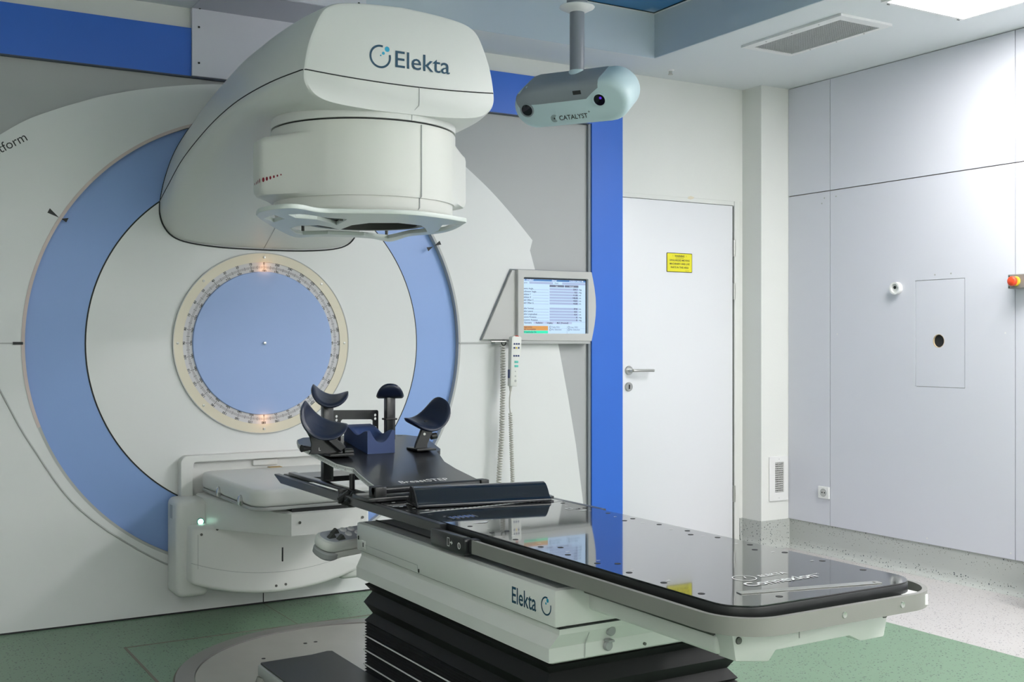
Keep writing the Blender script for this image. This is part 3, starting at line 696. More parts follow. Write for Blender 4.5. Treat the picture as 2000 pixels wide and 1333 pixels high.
box('hinge_slot', -.3042, -.300, -1.893, -1.887, .592, .606, 'black_gap', ct); box('hinge_slot', -.3040, -.300, -2.292, -2.287, .580, .59, 'black_gap', ct); box('hinge_slot', -.3040, -.300, -1.852, -1.848, .61, .622, 'black_gap', ct)
lathe('corner_screw', [(0, 0), (.009, 0), (.008, .003), (0, .002)], basis((-.185, -3.012, .652), (1, 0, 0), (0, 0, 1)), 'dark_steel', ct, 14)
tube('end_joint', [(-.20, -3.0095, .572), (-.20, -3.004, .55), (-.20, -2.988, .52), (-.20, -2.986, .485)], .0012, 'shell_grey', ct, 5)
for z in (.546, .507):
    kk = lathe('socket_cap', [(0, 0), (.0125, 0), (.0125, .006), (.010, .009), (0, .009)], basis((-.135, -2.988-(.012 if z > .53 else 0), z), (1, 0, 0), (0, 0, 1)), 'couch_grey', ct, 20)
    sub(box('cap_hinge', -.144, -.126, -3.008, -2.985, z+.011, z+.017, 'couch_grey', None, .002), kk)
for z in (.562, .495): lathe('cap_screw', [(0, 0), (.004, 0), (.004, .006), (0, .006)], basis((-.02, -2.998 if z > .53 else -2.984, z), (1, 0, 0), (0, 0, 1)), 'dark_steel', ct, 10)
box('grip_slot', .12, .17, -3.009, -2.995, .535, .541, 'black_gap', ct)
SM = lambda y, z: basis((-.3028, y, z), (0, -1, 0), (0, 0, 1))
P = Print().text('Elekta', .058, SM(-2.812, .598), 'LEFT', bold=.0006, sx=.83).arc(0, 0, .0185, .0225, 75, 375, SM(-2.974, .620), 40)
lgo = P.build('logo', 'logo_dark', ct); P = Print().disc(.006, .014, .005, SM(-2.974, .620)).disc(-.001, .006, .003, SM(-2.974, .620)); P.build('logo_dots', 'logo_cyan', ct)
# bellows
lev = [(.482, .283), (.474, .300), (.452, .281), (.417, .302), (.383, .280), (.358, .300)]
z = .352; k = 0
while z > .012: lev.append((z, .294 if k % 2 == 0 else .300)); z -= .0045; k += 1
def bring(x, z): d_ = .302-x; return [Vector((-x, -2.975+d_, z)), Vector((x, -2.975+d_, z)), Vector((x, -1.89-d_, z)), Vector((-x, -1.89-d_, z))]
loft('bellows', [bring(x, z) for z, x in lev], 'bellow', ct, smooth=False)
for z in (.312, .266, .220, .174, .128): tube('bellows_trim', [(-.3025, -1.89, z), (-.3025, -2.975, z), (.3025, -2.975, z), (.3025, -1.89, z)], .0022, 'shell', ct, 6, True)
# hand control pod on the far corner of the carriage
dv = Vector((-.93, -.37, 0)).normalized(); nv = Vector((-dv.y, dv.x, 0)); PO = Vector((-.155, -1.60, 0)) 
tp_ = math.radians(20); PO.z = .586; pm = basis(PO, dv, nv*math.cos(tp_)-Vector((0, 0, math.sin(tp_))))
pod = prism('control_pod', rounded(-.02, .235, -.045, .050, .042, 6), pm, .010, 'shell', ct, .010, 2, h0=-.026)
low_ = prism('pod_lower', rounded(-.02, .222, -.042, .046, .038, 6), pm, -.027, 'shell', ct, .008, 2, h0=-.054)
sub(prism('pod_foot', rounded(.155, .231, -.043, .048, .036, 6), pm, -.029, 'couch_grey', None, .006, 1, h0=-.058), low_)
sub(prism('pod_face', rounded(-.015, .222, -.036, .040, .034, 6), pm, .011, 'lilac_panel', None, 0, 1, h0=.009), pod)
for a, b2 in ((.075, -.020), (.068, .010), (.110, -.022), (.112, .008), (.080, .034)):
    Q = pm @ Matrix.Translation((a, b2, .011)); bt = lathe('button', [(0, 0), (.0125, 0), (.0125, .003), (.010, .006), (0, .0065)], Q, 'button_white', None, 20); sub(bt, pod)
for a, b2 in ((.155, -.015), (.190, .008), (.165, .028)):
    wv = [pm @ Vector((a+q, b2+r, .011+s_)) for q, r, s_ in ((-.016, -.007, 0), (.016, -.007, 0), (.016, .007, 0), (-.016, .007, 0), (-.003, -.006, .016), (.003, -.006, .016), (.003, .006, .016), (-.003, .006, .016))]
    sub(pyd('thumbwheel', wv, [(0, 1, 2, 3), (4, 5, 6, 7), (0, 1, 5, 4), (1, 2, 6, 5), (2, 3, 7, 6), (3, 0, 4, 7)], 'dark_steel'), pod)
box('pod_arm', -.20, -.10, -1.86, -1.60, .535, .60, 'shell', ct, .01)
# steel ruler resting on the tabletop
rd = Vector((.155+.172, -3.575+3.500, 0)).normalized()
ru = curve_plate('steel_ruler', rounded(0, .338, -.011, .011, .004), [circle(.324, 0, .0045, 12)], basis((-.172, -3.497, TZ+.0006), rd, (-rd.y, rd.x, 0)), .0012, 'steel')
tag(ru, 'short steel ruler lying on the foot end of the black tabletop', 'ruler')

# ================================================================== BREAST BOARD
K = .15
def bz(y, off=0): return .775+K*(y+1.9)+off
bs = thing('breast_board', 'black tilted board with four padded arm rests and white lettering', 'positioning board', (-.06, -1.9, .737))
out = [(-.250, -1.885), (-.246, -1.80), (-.236, -1.70), (-.226, -1.63), (-.245, -1.60), (-.262, -1.56), (-.270, -1.46), (-.282, -1.34), (-.284, -1.25), (-.268, -1.195), (-.235, -1.165), (-.1, -1.16), (.0, -1.163), (.10, -1.175), (.175, -1.195), (.222, -1.235), (.228, -1.30), (.205, -1.44), (.190, -1.465), (.172, -1.475), (.160, -1.52), (.128, -1.62), (.120, -1.72), (.125, -1.885)]
rings = [[Vector((x, y, bz(y, -.018))) for x, y in out], [Vector((x, y, bz(y))) for x, y in out]]
board = loft('board', rings, 'black_satin', bs, smooth=False)
rings = []
for (x, y) in out[:11]:
    rings.append([Vector((x-.0022, y, bz(y, -.018))), Vector((x-.0022, y, bz(y, -.001))), Vector((x+.003, y, bz(y, -.001))), Vector((x+.003, y, bz(y, -.018)))])
er = loft('edge_scale', rings, 'print_white', bs, smooth=False)
P = Print()
for i in range(10):
    (xa, ya), (xb, yb) = out[i], out[i+1]; L = math.hypot(xb-xa, yb-ya); nn = max(1, int(L/.0055))
    for k in range(nn):
        t = k/nn; x, y = xa+(xb-xa)*t-.0026, ya+(yb-ya)*t; P.rect(-.0008, .0008, -.012 if k % 5 else -.015, -.004, basis((x, y, bz(y)), (xa-xb, ya-yb, K*(ya-yb)), (0, 0, 1)))
sub(P.build('scale_print', 'ink'), er)
BM = lambda x, y, dz=.0008: basis((x, y, bz(y, dz)), (1, 0, 0), (0, 1, K))
P = Print().text('BreastSTEP', .0405, BM(-.157, -1.858), 'LEFT', bold=.0004, track=1.04, sx=.93); P.build('lettering', 'print_white', bs)
tube('hinge_bar', [(-.272, -1.895, .770), (.145, -1.895, .770)], .013, 'black_satin', bs, 10)
box('hinge_block', -.272, -.232, -1.915, -1.86, .737, .782, 'black_plastic', bs, .003); box('hinge_block', .115, .146, -1.915, -1.87, .737, .782, 'black_plastic', bs, .003)
box('base_bar', -.30, .17, -1.925, -1.79, .7365, .750, 'black_satin', bs, .003)
box('base_rail', -.262, -.235, -1.80, -1.08, .7365, .748, 'black_satin', bs, .002); box('base_rail', .10, .127, -1.80, -1.08, .7365, .748, 'black_satin', bs, .002)
for x in (-.245, .11):
    bq = tube('strut', [(x, -1.66, .742), (x, -1.66, bz(-1.66, -.012))], .010, 'black_plastic', bs, 8)
for k, (x, y) in enumerate(((.075, -1.19), (.11, -1.20), (.145, -1.21))): P = Print().poly(rounded(-.012, .012, -.0035, .0035, .0034), BM(x, y)); P.build('slot', 'black_gap', bs)
# upright bracket with keyholes
def key(x, z): return [(x+.0055*math.cos(a), z+.0055*math.sin(a)) for a in np.linspace(0, 2*PI, 12)[:-1]]
br = curve_plate('head_bracket', [(-.145, .868), (-.145, .985), (-.141, .990), (.036, .985), (.040, .980), (.040, .868), (.018, .868), (.018, .945), (.012, .950), (-.108, .954), (-.114, .948), (-.114, .868)],
    [key(.028, .966), key(.028, .952), key(.029, .918), key(-.130, .966), key(-.130, .952), key(-.130, .920), key(-.130, .906), key(-.130, .884)], XZ(-1.235), .006, 'black_satin', bs)
# padded arm rests
def cup(name, origin, axis, upv, R, L, half, parent, thick=.014):
    """trough pad: axis = direction of the resting forearm, upv = opening direction"""
    a = Vector(axis).normalized(); u = Vector(upv); u = (u-a*u.dot(a)).normalized(); s_ = a.cross(u); o = Vector(origin)
    n1, n2 = 9, 40; top_ = []; bot_ = []
    def pt(p, q, r):   # p, q in the unit disc
        ph = half*p; flare = 1+.12*abs(p)
        return o+s_*(math.sin(ph)*r*flare)+u*(R-math.cos(ph)*r)+a*(q*L*.5)
    v = []; f = []
    for lay, r in ((0, R-thick), (1, R+.002)):
        for i in range(n1+1):
            rho = i/n1
            e = thick*.5*(max(0, (rho-.8)/.2))**2
            for k in range(n2):
                t = 2*PI*k/n2; p, q = rho*math.cos(t), rho*math.sin(t)
                sx = math.copysign(abs(p)**.85, p); sy = math.copysign(abs(q)**.85, q)
                v.append(pt(sx, sy, r+(e if lay == 0 else -e)))
    per = (n1+1)*n2
    for lay in (0, 1):
        for i in range(n1):
            for k in range(n2):
                b0 = lay*per; f.append((b0+i*n2+k, b0+i*n2+(k+1) % n2, b0+(i+1)*n2+(k+1) % n2, b0+(i+1)*n2+k))
    for k in range(n2): f.append((n1*n2+k, n1*n2+(k+1) % n2, per+n1*n2+(k+1) % n2, per+n1*n2+k))
    return pyd(name, v, f, 'navy', parent, True, 60)
def post(name, x, y, z0, z1, wd, dp, parent): return box(name, x-wd/2, x+wd/2, y-dp/2, y+dp/2, z0, z1, 'black_satin', parent, .003)
# rear pair on upright posts
pa = post('post', -.192, -1.30, .737, 1.028, .040, .030, bs); sub(box('post_collar', -.216, -.168, -1.32, -1.28, .935, .942, 'black_plastic', None, .002), pa)
pc = post('post', .060, -1.30, .875, 1.036, .036, .030, bs); sub(box('post_collar', .036, .084, -1.32, -1.28, .950, .957, 'black_plastic', None, .002), pc)
cup('arm_pad', (-.190, -1.30, 1.024), (.42, .85, .30), (.08, -.35, 1), .066, .125, 1.35, bs)
cup('arm_pad', (.062, -1.30, 1.033), (.90, -.40, 0), (0, .1, 1), .056, .105, 1.5, bs)
# front pair on angled brackets
bl = prism('bracket', [(-.338, .942), (-.322, .914), (-.315, .888), (-.317, .862), (-.325, .853), (-.247, .848), (-.217, .850), (-.199, .866), (-.288, .942)], XZ(-1.455), .008, 'black_satin', bs, .002, 1)
sub(prism('bracket_face', [(-.318, .944), (-.280, .948), (-.193, .874), (-.213, .854)], XZ(-1.463), .024, 'black_satin', None, .004, 1), bl)
sub(box('bracket_foot', -.266, -.175, -1.515, -1.43, bz(-1.47, .004), bz(-1.47, .014), 'black_plastic', None, .003), bl)
sub(tube('clamp_knob', [(-.205, -1.49, .857), (-.172, -1.49, .857)], .012, 'black_plastic', None, 12), bl)
sub(tube('clamp_knob', [(-.315, -1.455, .872), (-.352, -1.465, .874)], [.006, .013], 'black_plastic', None, 12), bl)
P = Print().text('L', .016, basis((-.285, -1.4635, .868), (1, 0, 0), (0, 0, 1))); sub(P.build('letter', 'print_white'), bl)
cup('arm_pad', (-.296, -1.47, .942), (.50, .78, .36), (.40, -.35, .86), .088, .155, 1.25, bs)
br2 = prism('bracket', [(.085, .846), (.090, .868), (.128, .955), (.178, .955), (.160, .910), (.140, .868), (.138, .846)], XZ(-1.452), .014, 'black_satin', bs, .003, 1)
sub(box('bracket_foot', .078, .158, -1.50, -1.41, bz(-1.45, .003), bz(-1.45, .012), 'black_plastic', None, .003), br2)
sub(tube('clamp_knob', [(.160, -1.45, .893), (.182, -1.45, .896)], .012, 'black_plastic', None, 12), br2)
sub(lathe('screw', [(0, 0), (.005, 0), (.005, .001), (0, .001)], basis((.125, -1.466, .905), (1, 0, 0), (0, 0, 1)), 'steel', None, 12), br2)
cup('arm_pad', (.152, -1.455, .945), (-.25, .92, .28), (-.42, -.30, .86), .080, .145, 1.35, bs)
# blue foam head cushion
n1, n2 = 20, 18; v = []; f = []
def hh(a, q):
    """a across (0..1), q from the foot side (0) to the head side (1)"""
    u = abs(2*a-1); e = min(1, u/.82)**2.2*(1-.10*max(0, (u-.82)/.18))
    fr = .040+.046*e; md = .026+.024*e; bk = .060
    sm_ = lambda t: t*t*(3-2*t)
    return fr+(md-fr)*sm_(q/.48) if q < .48 else md+(bk-md)*sm_(min(1, (q-.48)/.36))
hx0, hx1, hy0, hy1 = -.103, .005, -1.465, -1.245
for j in range(n2+1):
    for i in range(n1+1):
        a, q = i/n1, j/n2; x = hx0+(hx1-hx0)*a; y = hy0+(hy1-hy0)*q; v.append((x, y, bz(y, .001)+hh(a, q)))
nb = len(v)
for j in range(n2+1):
    for i in range(n1+1): y = hy0+(hy1-hy0)*j/n2; v.append((hx0+(hx1-hx0)*i/n1, y, bz(y, .001)))
W_ = n1+1
for j in range(n2):
    for i in range(n1):
        q = (j*W_+i, j*W_+i+1, (j+1)*W_+i+1, (j+1)*W_+i); f.append(q); f.append(tuple(nb+t for t in q))
for i in range(n1): f.append((i, i+1, nb+i+1, nb+i)); f.append((n2*W_+i, n2*W_+i+1, nb+n2*W_+i+1, nb+n2*W_+i))
for j in range(n2): f.append((j*W_, (j+1)*W_, nb+(j+1)*W_, nb+j*W_)); f.append((j*W_+n1, (j+1)*W_+n1, nb+(j+1)*W_+n1, nb+j*W_+n1))
hc = pyd('head_cushion', v, f, 'foam_blue', None, True, 40); tag(hc, 'blue foam cushion with a hollow for the head on the tilted board', 'cushion')
# hip stop bar across the tabletop
hs = thing('hip_stop', 'glossy dark navy wedge bar lying across the couch top', 'positioning bar', (0, -2.06, TZ))
prof = catmull([(-.072, .002), (-.071, .010), (-.058, .018), (-.044, .036), (-.026, .051), (-.004, .057), (.012, .055), (.020, .048), (.036, .016), (.062, .008), (.064, .002)], 4)
hd_ = Vector((.430, -.085, 0)).normalized(); hn = Vector((-hd_.y, hd_.x, 0)); H0 = Vector((-.198, -2.035, TZ+.001))
rings = [[H0+hd_*t+hn*a+Vector((0, 0, z)) for a, z in prof] for t in (0, .012, .425, .437)]
loft('bar', rings, 'navy_gloss', hs, ang=45)
cap = [H0-hd_*.0015+hn*a*1.03+Vector((0, 0, z*1.03)) for a, z in prof]; cap2 = [c_-hd_*.004 for c_ in cap]
ec = loft('end_cap', [cap, cap2], 'black_satin', hs, smooth=False)
sub(prism('square_hole', [(-.016, .012), (.016, .012), (.012, .040), (-.012, .040)], basis(H0-hd_*.0058, hn, (0, 0, 1)), .001, 'black_gap', None), ec)
for a in (-.045, -.025, .03, .045): sub(lathe('rivet', [(0, 0), (.0025, 0), (0, .001)], basis(H0-hd_*.0056+hn*a+Vector((0, 0, .010)), -hn, (0, 0, 1)), 'steel', None, 8), ec)
pr = [H0+hd_*t+hn*a+Vector((0, 0, .002)) for t, a in ((.43, -.04), (.465, -.025), (.468, .03), (.43, .045))]
loft('end_tab', [pr, [p+Vector((0, 0, .008)) for p in pr]], 'black_satin', hs, smooth=False)

# ================================================================== wall monitor with bracket
wm = thing('wall_monitor', 'light grey wall monitor showing machine readings on a blue screen', 'monitor', (1.55, 0, 1.25))
hous = [(1.392, 1.630), (1.392, 1.256), (1.866, 1.252)]+[(1.866+.030*math.sin(PI*t), 1.252+.379*t) for t in np.linspace(.1, .9, 7)]+[(1.866, 1.631)]
sx0, sx1, sz0, sz1 = 1.424, 1.848, 1.288, 1.596
hsg = curve_plate('housing', hous, [rounded(sx0, sx1, sz0, sz1, .008)], XZ(.004), .046, 'bezel', wm, .003)
box('housing_back', 1.41, 1.86, -.026, .004, 1.27, 1.61, 'black_plastic', wm)
prism('side_fairing', [(1.184, 1.257), (1.396, 1.257), (1.396, 1.630), (1.366, 1.631)], XZ(.004), .026, 'bezel', wm, .002, 1)
tube('housing_edge', [(1.180, -.004, 1.254), (1.364, -.004, 1.635), (1.86, -.004, 1.636)], .0035, 'scanner_grey', wm, 6)
box('shelf_rail', 1.25, 1.862, -.040, .004, 1.234, 1.252, 'shell_grey', wm, .003)
scr = box('screen', sx0, sx1-.012, -.030, -.024, sz0, sz1-.011, 'scr_bg', wm)
cx0, cx1, cz0, cz1 = sx0, sx1-.012, sz0, sz1-.011; SW, SH = cx1-cx0, cz1-cz0
def sm(u, v): return basis((cx0+SW*u, -.0304, cz0+SH*v), (1, 0, 0), (0, 0, 1))
def rects(name, m, L, dy=0):
    P = Print()
    for u0, u1, v0, v1 in L: P.rect(SW*u0, SW*u1, SH*v0, SH*v1, basis((cx0, -.0302-dy, cz0), (1, 0, 0), (0, 0, 1)))
    sub(P.build(name, m), scr)
rows = [.845-.0525*k for k in range(6)]+[.485-.0525*k for k in range(5)]
rects('title_bar', 'scr_bar', [(0, 1, .967, 1)])
rects('field', 'scr_field', [(.425, .885, r-.038, r) for r in rows]+[(.11, .48, .915, .955), (.625, 1, .915, .955)])
rects('header', 'scr_grey', [(.425, .655, .865, .905), (.665, .885, .865, .905)])
rects('dotted_line', 'scr_line', [(.16, .41, r-.034, r-.030) for r in rows]+[(0, 1, .222, .225), (.70, .703, 0, .15), (.41, 1, .10, .102)])
rects('tab', 'scr_tab', [(.175, .345, .185, .222), (.352, .505, .185, .222), (.512, .78, .185, .222)])
rects('status_amber', 'scr_orange', [(0, .40, .065, .148)]); rects('status_green', 'scr_green', [(0, .40, .012, .060)])
P = Print(); ts = .0125
for r, t in zip(rows, ['Gantry Angle', 'Collimator Angle', 'Fieldsize Y', 'Fieldsize X', 'Field Offset Y', 'Field Offset X', 'Table Vertical', 'Table Lateral', 'Table Longitudinal', 'Column Rotation', 'Isocentric Rotation']): P.text(t, ts, sm(.004, r-.032), 'LEFT', bold=.0002)
for r, t, q in zip(rows, ['359.7', '0.2', '+1.00', '+40.00', '+0.01', '+0.00', '57.0', '-0.5', '-0.4', '0', '0'], ['deg', 'deg', 'cm', 'cm', 'cm', 'cm', 'cm', 'cm', 'cm', 'deg', 'deg']):
    P.text(t, ts, sm(.80+.012*(5-len(t)), r-.030), 'LEFT', bold=.0004).text(q, ts, sm(.892, r-.030), 'LEFT', bold=.0002)
P.text('Name', ts, sm(.004, .92), 'LEFT').text('Field', ts, sm(.505, .922), 'LEFT')
for u, t in ((.03, 'Geometry'), (.21, 'Radiation'), (.385, 'Imaging'), (.54, 'MLC (Powered)')): P.text(t, .0115, sm(u, .192), 'LEFT', bold=.0003)
P.text('Preparatory', ts, sm(.005, .115), 'LEFT', bold=.0002).text('Field Incomplete', ts, sm(.005, .075), 'LEFT', bold=.0002).text('All Interlocks On', ts, sm(.005, .022), 'LEFT', bold=.0003)
for u, t in ((.455, 'Table ASU'), (.75, 'Linac ASU')): P.text(t, ts, sm(u, .115), 'LEFT').text('No Selection', ts, sm(u, .07), 'LEFT').arc(SW*(u-.02)-SW*u, .004, .004, .006, 0, 360, sm(u, .115), 12).arc(-SW*.02, .004, .004, .006, 0, 360, sm(u, .065), 12)
tag(sub(P.build('screen_text', 'scr_ink'), scr), kind='stuff')
P = Print().text('XVI - SYNERGY', .0105, sm(.004, .972), 'LEFT', bold=.0003).text('Clinical', .0105, sm(.46, .972), 'LEFT', bold=.0003).text('5/16/2024 3:40:57 PM', .0105, sm(.74, .972), 'LEFT', bold=.0002).text('Set', .011, sm(.52, .872), 'LEFT').text('Actual', .011, sm(.74, .872), 'LEFT')
tag(sub(P.build('screen_text', 'scr_white'), scr), kind='stuff')
# hand pendant with coiled cord
hp = thing('hand_pendant', 'pale handheld control with coiled cord hanging below the wall monitor', 'hand control', (1.33, -.08, .33))
def coil(name, path, R, turns, r, m, parent, n=14):
    path = np.array(path); seg = np.linalg.norm(np.diff(path, axis=0), axis=1); s_ = np.concatenate([[0], np.cumsum(seg)]); pts = []
    N = turns*n
    for k in range(N+1):
        t = k/N*s_[-1]; c_ = [np.interp(t, s_, path[:, i]) for i in range(3)]; a = 2*PI*k/n
        pts.append((c_[0]+R*math.cos(a), c_[1]+R*math.sin(a), c_[2]))
    return tube(name, pts, r, m, parent, 5)
coil('coil_cord', [(1.2765, -.075, 1.228), (1.278, -.075, 1.0), (1.27, -.075, .75), (1.245, -.075, .40), (1.25, -.08, .20)], .011, 74, .0042, 'cord', hp)
coil('coil_cord', [(1.318, -.085, .868), (1.322, -.085, .75), (1.332, -.085, .5), (1.330, -.085, .35), (1.30, -.08, .20)], .0085, 56, .0036, 'cord', hp)
tube('cord', [(1.25, -.08, .20), (1.262, -.08, .17), (1.28, -.08, .165), (1.30, -.08, .20)], .0045, 'cord', hp, 6)
tube('cord', [(1.310, -.10, .990), (1.307, -.096, .95), (1.310, -.09, .90), (1.318, -.085, .868)], .0035, 'cord', hp, 6)
tube('strain_relief', [(1.310, -.10, 1.012), (1.310, -.10, .985)], [.009, .006], 'cord', hp, 8)
tube('hook_bar', [(1.20, -.085, 1.247), (1.33, -.085, 1.247)], .005, 'steel', hp, 8)
tube('hook_ring', [(1.2765+.013*math.cos(a), -.085, 1.240+.013*math.sin(a)) for a in np.linspace(0, 2*PI, 16)[:-1]], .003, 'black_gap', hp, 6, True)
pb = [(1.296, 1.012), (1.338, 1.010), (1.342, 1.09), (1.362, 1.19), (1.366, 1.268), (1.355, 1.276), (1.318, 1.277), (1.304, 1.27), (1.300, 1.15)]
bod = prism('body', pb, XZ(-.088), .035, 'pendant', hp, .005, 2)
sub(prism('red_cap', [(1.310, 1.2715), (1.338, 1.280), (1.362, 1.2715), (1.35, 1.266), (1.322, 1.266)], XZ(-.092), .030, 'pend_red', None, .002, 1), bod)
PX = lambda u: 1.320+.0135*u
for r_, zz in enumerate((1.235, 1.214, 1.172)):
    for c_ in range(3):
        mm = 'yellow' if (r_, c_) == (1, 1) else 'pend_blue'
        sub(box('key', PX(c_)-.0045-r_*.0012, PX(c_)+.0045-r_*.0012, -.1255, -.121, zz-.0045, zz+.0045, mm, None, .001), bod)
for zz in (1.140, 1.118): sub(box('key', 1.320, 1.342, -.1265, -.121, zz-.006, zz+.006, 'pend_teal', None, .001), bod)
for zz, rr in ((1.09, .004), (1.065, .005), (1.04, .007)): sub(lathe('key', [(0, 0), (rr, 0), (0, .002)], basis((1.326, -.123, zz), (1, 0, 0), (0, 0, 1)), 'shell_grey', None, 12), bod)
box('side_switch', 1.292, 1.299, -.112, -.10, 1.055, 1.10, 'pend_blue', hp, .001)

# ================================================================== ceiling-hung surface scanner
sc = thing('surface_scanner', 'pale blue twin lens scanner hanging on a grey ceiling pole', 'scanner', (1.055, -1.10, ZT))
tube('pole', [(1.055, -1.10, 2.41), (1.055, -1.10, ZT)], .0325, 'pole_grey', sc, 32)
lathe('flange', [(0, -.02), (.034, -.02), (.075, .0), (.078, .004), (.075, .008), (.034, .008), (0, .008)], basis((1.055, -1.10, 2.716), (1, 0, 0), (0, 1, 0)), 'lamp_frame', sc, 40)
lathe('collar', [(0, 0), (.042, 0), (.046, .012), (.046, .03), (.036, .05), (0, .05)], basis((1.055, -1.10, 2.726), (1, 0, 0), (0, 1, 0)), 'pole_grey', sc, 32)
ax = Vector((.524, -.852, 0)).normalized()      # toward the near (right-hand) end
nh = Vector((-.852, -.524, 0)).normalized()
tl = math.radians(33); nf = nh*math.cos(tl)+Vector((0, 0, -math.sin(tl))); uf = nh*math.sin(tl)+Vector((0, 0, math.cos(tl)))
SC = Vector((1.055, -1.10, 2.325))
QF = Matrix(((ax.x, uf.x, nf.x, SC.x), (ax.y, uf.y, nf.y, SC.y), (ax.z, uf.z, nf.z, SC.z), (0, 0, 0, 1)))
HL, RR, DP = .175, .098, .19
def stad(ins, n=16):
    p = []
    for cx, a0 in ((HL, -90), (-HL, 90)):
        for k in range(n+1):
            a = math.radians(a0+180*k/n); p.append((cx+(RR-ins)*math.cos(a), (RR-ins)*math.sin(a)))
    return p
body_ = loft('body', [[QF @ Vector((a, b2, z)) for a, b2 in stad(i_)] for z, i_ in ((-DP/2, .03), (-DP/2+.01, .012), (-DP/2+.03, 0), (DP/2-.03, 0), (DP/2-.012, .006), (DP/2-.003, .018), (DP/2, .032))], 'cyan_shell', sc, ang=60)
# grey upper panel wrapping the top edge and the upper front
topline = [(-HL-RR*.75, RR*.66), (-HL-RR*.35, RR*.93), (-HL, RR), (.10, RR), (.15, RR)]
rings = []
for (x, yy), (xf, yf) in zip(topline, [(-HL-RR*.55, -.01), (-HL-RR*.2, .022), (-HL+.03, .020), (.085, .022), (.115, .045)]):
    rings.append([QF @ Vector((x, yy+.002, -DP/2+.03)), QF @ Vector((x, yy+.002, DP/2-.032)), QF @ Vector((x, yy-.004, DP/2-.012)), QF @ Vector((x, yy-.016, DP/2-.001)), QF @ Vector((x*.99, yy-.032, DP/2+.002)), QF @ Vector((xf, yf, DP/2+.002)), QF @ Vector((xf, yf, DP/2-.02)), QF @ Vector((x, yy-.02, -DP/2+.03))])
loft('top_panel', rings, 'scanner_grey', sc, ang=50)
lab = Print().rect(.03, .068, .046, .064, QF @ Matrix.Translation((0, 0, DP/2+.0030)))
lab.build('label', 'ink', sc)
for a, b2, mm in ((-.205, .0, 'lens'), (.145, .012, 'lens_glow')):
    Q = QF @ Matrix.Translation((a, b2, DP/2-.004))
    ln = annulus('lens_ring', .026, .032, Q, 0, .010, 'scanner_grey' if mm == 'lens' else 'cyan_shell', sc, 32)
    sub(lathe('lens', [(0, 0), (.027, 0), (.027, .007), (0, .008)], Q, 'lens', None, 28), ln)
    if mm == 'lens_glow': sub(lathe('lens_light', [(0, .008), (.006, .008), (0, .0085)], Q @ Matrix.Translation((.006, .008, 0)), 'lens_glow', None, 14), ln)
P = Print(); QT = QF @ Matrix.Translation((-.015, -.052, DP/2+.0012))
P.text('CATALYST', .030, QT @ Matrix.Translation((-.048, -.011, 0)), 'LEFT', bold=.0003, sx=.95).text('+', .022, QT @ Matrix.Translation((.092, .008, 0)), 'LEFT')
for r0, r1 in ((.006, .0075), (.0105, .012), (.015, .0165)): P.arc(-.070, 0, r0, r1, 45, 315, QT, 24)
P.disc(-.070, 0, .004, QT, 12); P.build('lettering', 'ink', sc)
lathe('pole_socket', [(0, -.05), (.055, -.05), (.052, -.01), (.038, .01), (.036, .025), (0, .025)], basis((1.055, -1.10, 2.415), (1, 0, 0), (0, 1, 0)), 'cyan_shell', sc, 32)

# ================================================================== ceiling fittings
def lamp(x0, x1, y0, y1, lab):
    t = thing('ceiling_lamp', lab, 'ceiling lamp', ((x0+x1)/2, (y0+y1)/2, ZC), 'fluorescent panels along the ceiling border')
    fr = bmesh.new()
    for a in ((x0-.02, x1+.02, y1, y1+.02), (x0-.02, x1+.02, y0-.02, y0), (x0-.02, x0, y0, y1), (x1, x1+.02, y0, y1)): bbox(fr, *a, ZC-.012, ZC+.002)
    frombm('frame', fr, 'lamp_frame', t); box('diffuser', x0, x1, y0, y1, ZC-.008, ZC-.003, 'lamp', t)
    for xx in (x0+.02, x1-.02): tube('clip', [(xx, y1+.018, ZC-.013), (xx+.014, y1+.018, ZC-.013)], .003, 'dark_steel', t, 6)
lamp(2.31, 2.83, -2.93, -1.73, 'glowing square ceiling lamp panel at the top right edge')
lamp(2.31, 2.83, -4.9, -3.7, 'glowing ceiling lamp panel over the right side behind the viewer')
lamp(.2, 2.0, -6.35, -5.65, 'glowing fill panel added out of view above and behind the viewer')  # added fill: lights the front wall so its bounce brightens head and drum
lamp(-2.83, -2.31, -6.35, -5.35, 'glowing ceiling lamp panel over the left side behind the viewer')
cv = thing('ceiling_vent', 'white framed ceiling air grille with fine grey mesh', 'air vent', (2.465, -1.13, ZC))
bm = bmesh.new()
X0, X1, Y0, Y1 = 2.290, 2.640, -1.475, -.793; a0, a1, b0, b1 = 2.342, 2.612, -1.42, -.827
for q in ((X0, X1, b1, Y1), (X0, X1, Y0, b0), (X0, a0, b0, b1), (a1, X1, b0, b1)): bbox(bm, *q, ZC-.012, ZC+.001)
frombm('frame', bm, 'lamp_frame', cv)
box('recess', a0, a1, b0, b1, ZC-.002, ZC-.0005, 'black_gap', cv)
bm = bmesh.new()
for k in range(48): y = b0+(b1-b0)*(k+.5)/48; bbox(bm, a0, a1, y-.0022, y+.0022, ZC-.008, ZC-.002)
for k in range(22): x = a0+(a1-a0)*(k+.5)/22; bbox(bm, x-.0022, x+.0022, b0, b1, ZC-.0085, ZC-.0025)
tag(frombm('mesh_grid', bm, 'shell_grey', cv), kind='stuff')
for x in (2.316, 2.626):
    for y in (-.95, -1.13, -1.31): lathe('screw', [(0, 0), (.004, 0), (0, .002)], basis((x, y, ZC-.012), (1, 0, 0), (0, -1, 0)), 'dark_steel', cv, 8)
sk = thing('ceiling_picture', 'blue sky picture panel set in the raised ceiling bay', 'ceiling picture', (1.4, -1, ZT))
box('picture', .90, 2.050, -1.56, -.372, ZT-.016, ZT-.008, 'sky_print', sk)
bm = bmesh.new()
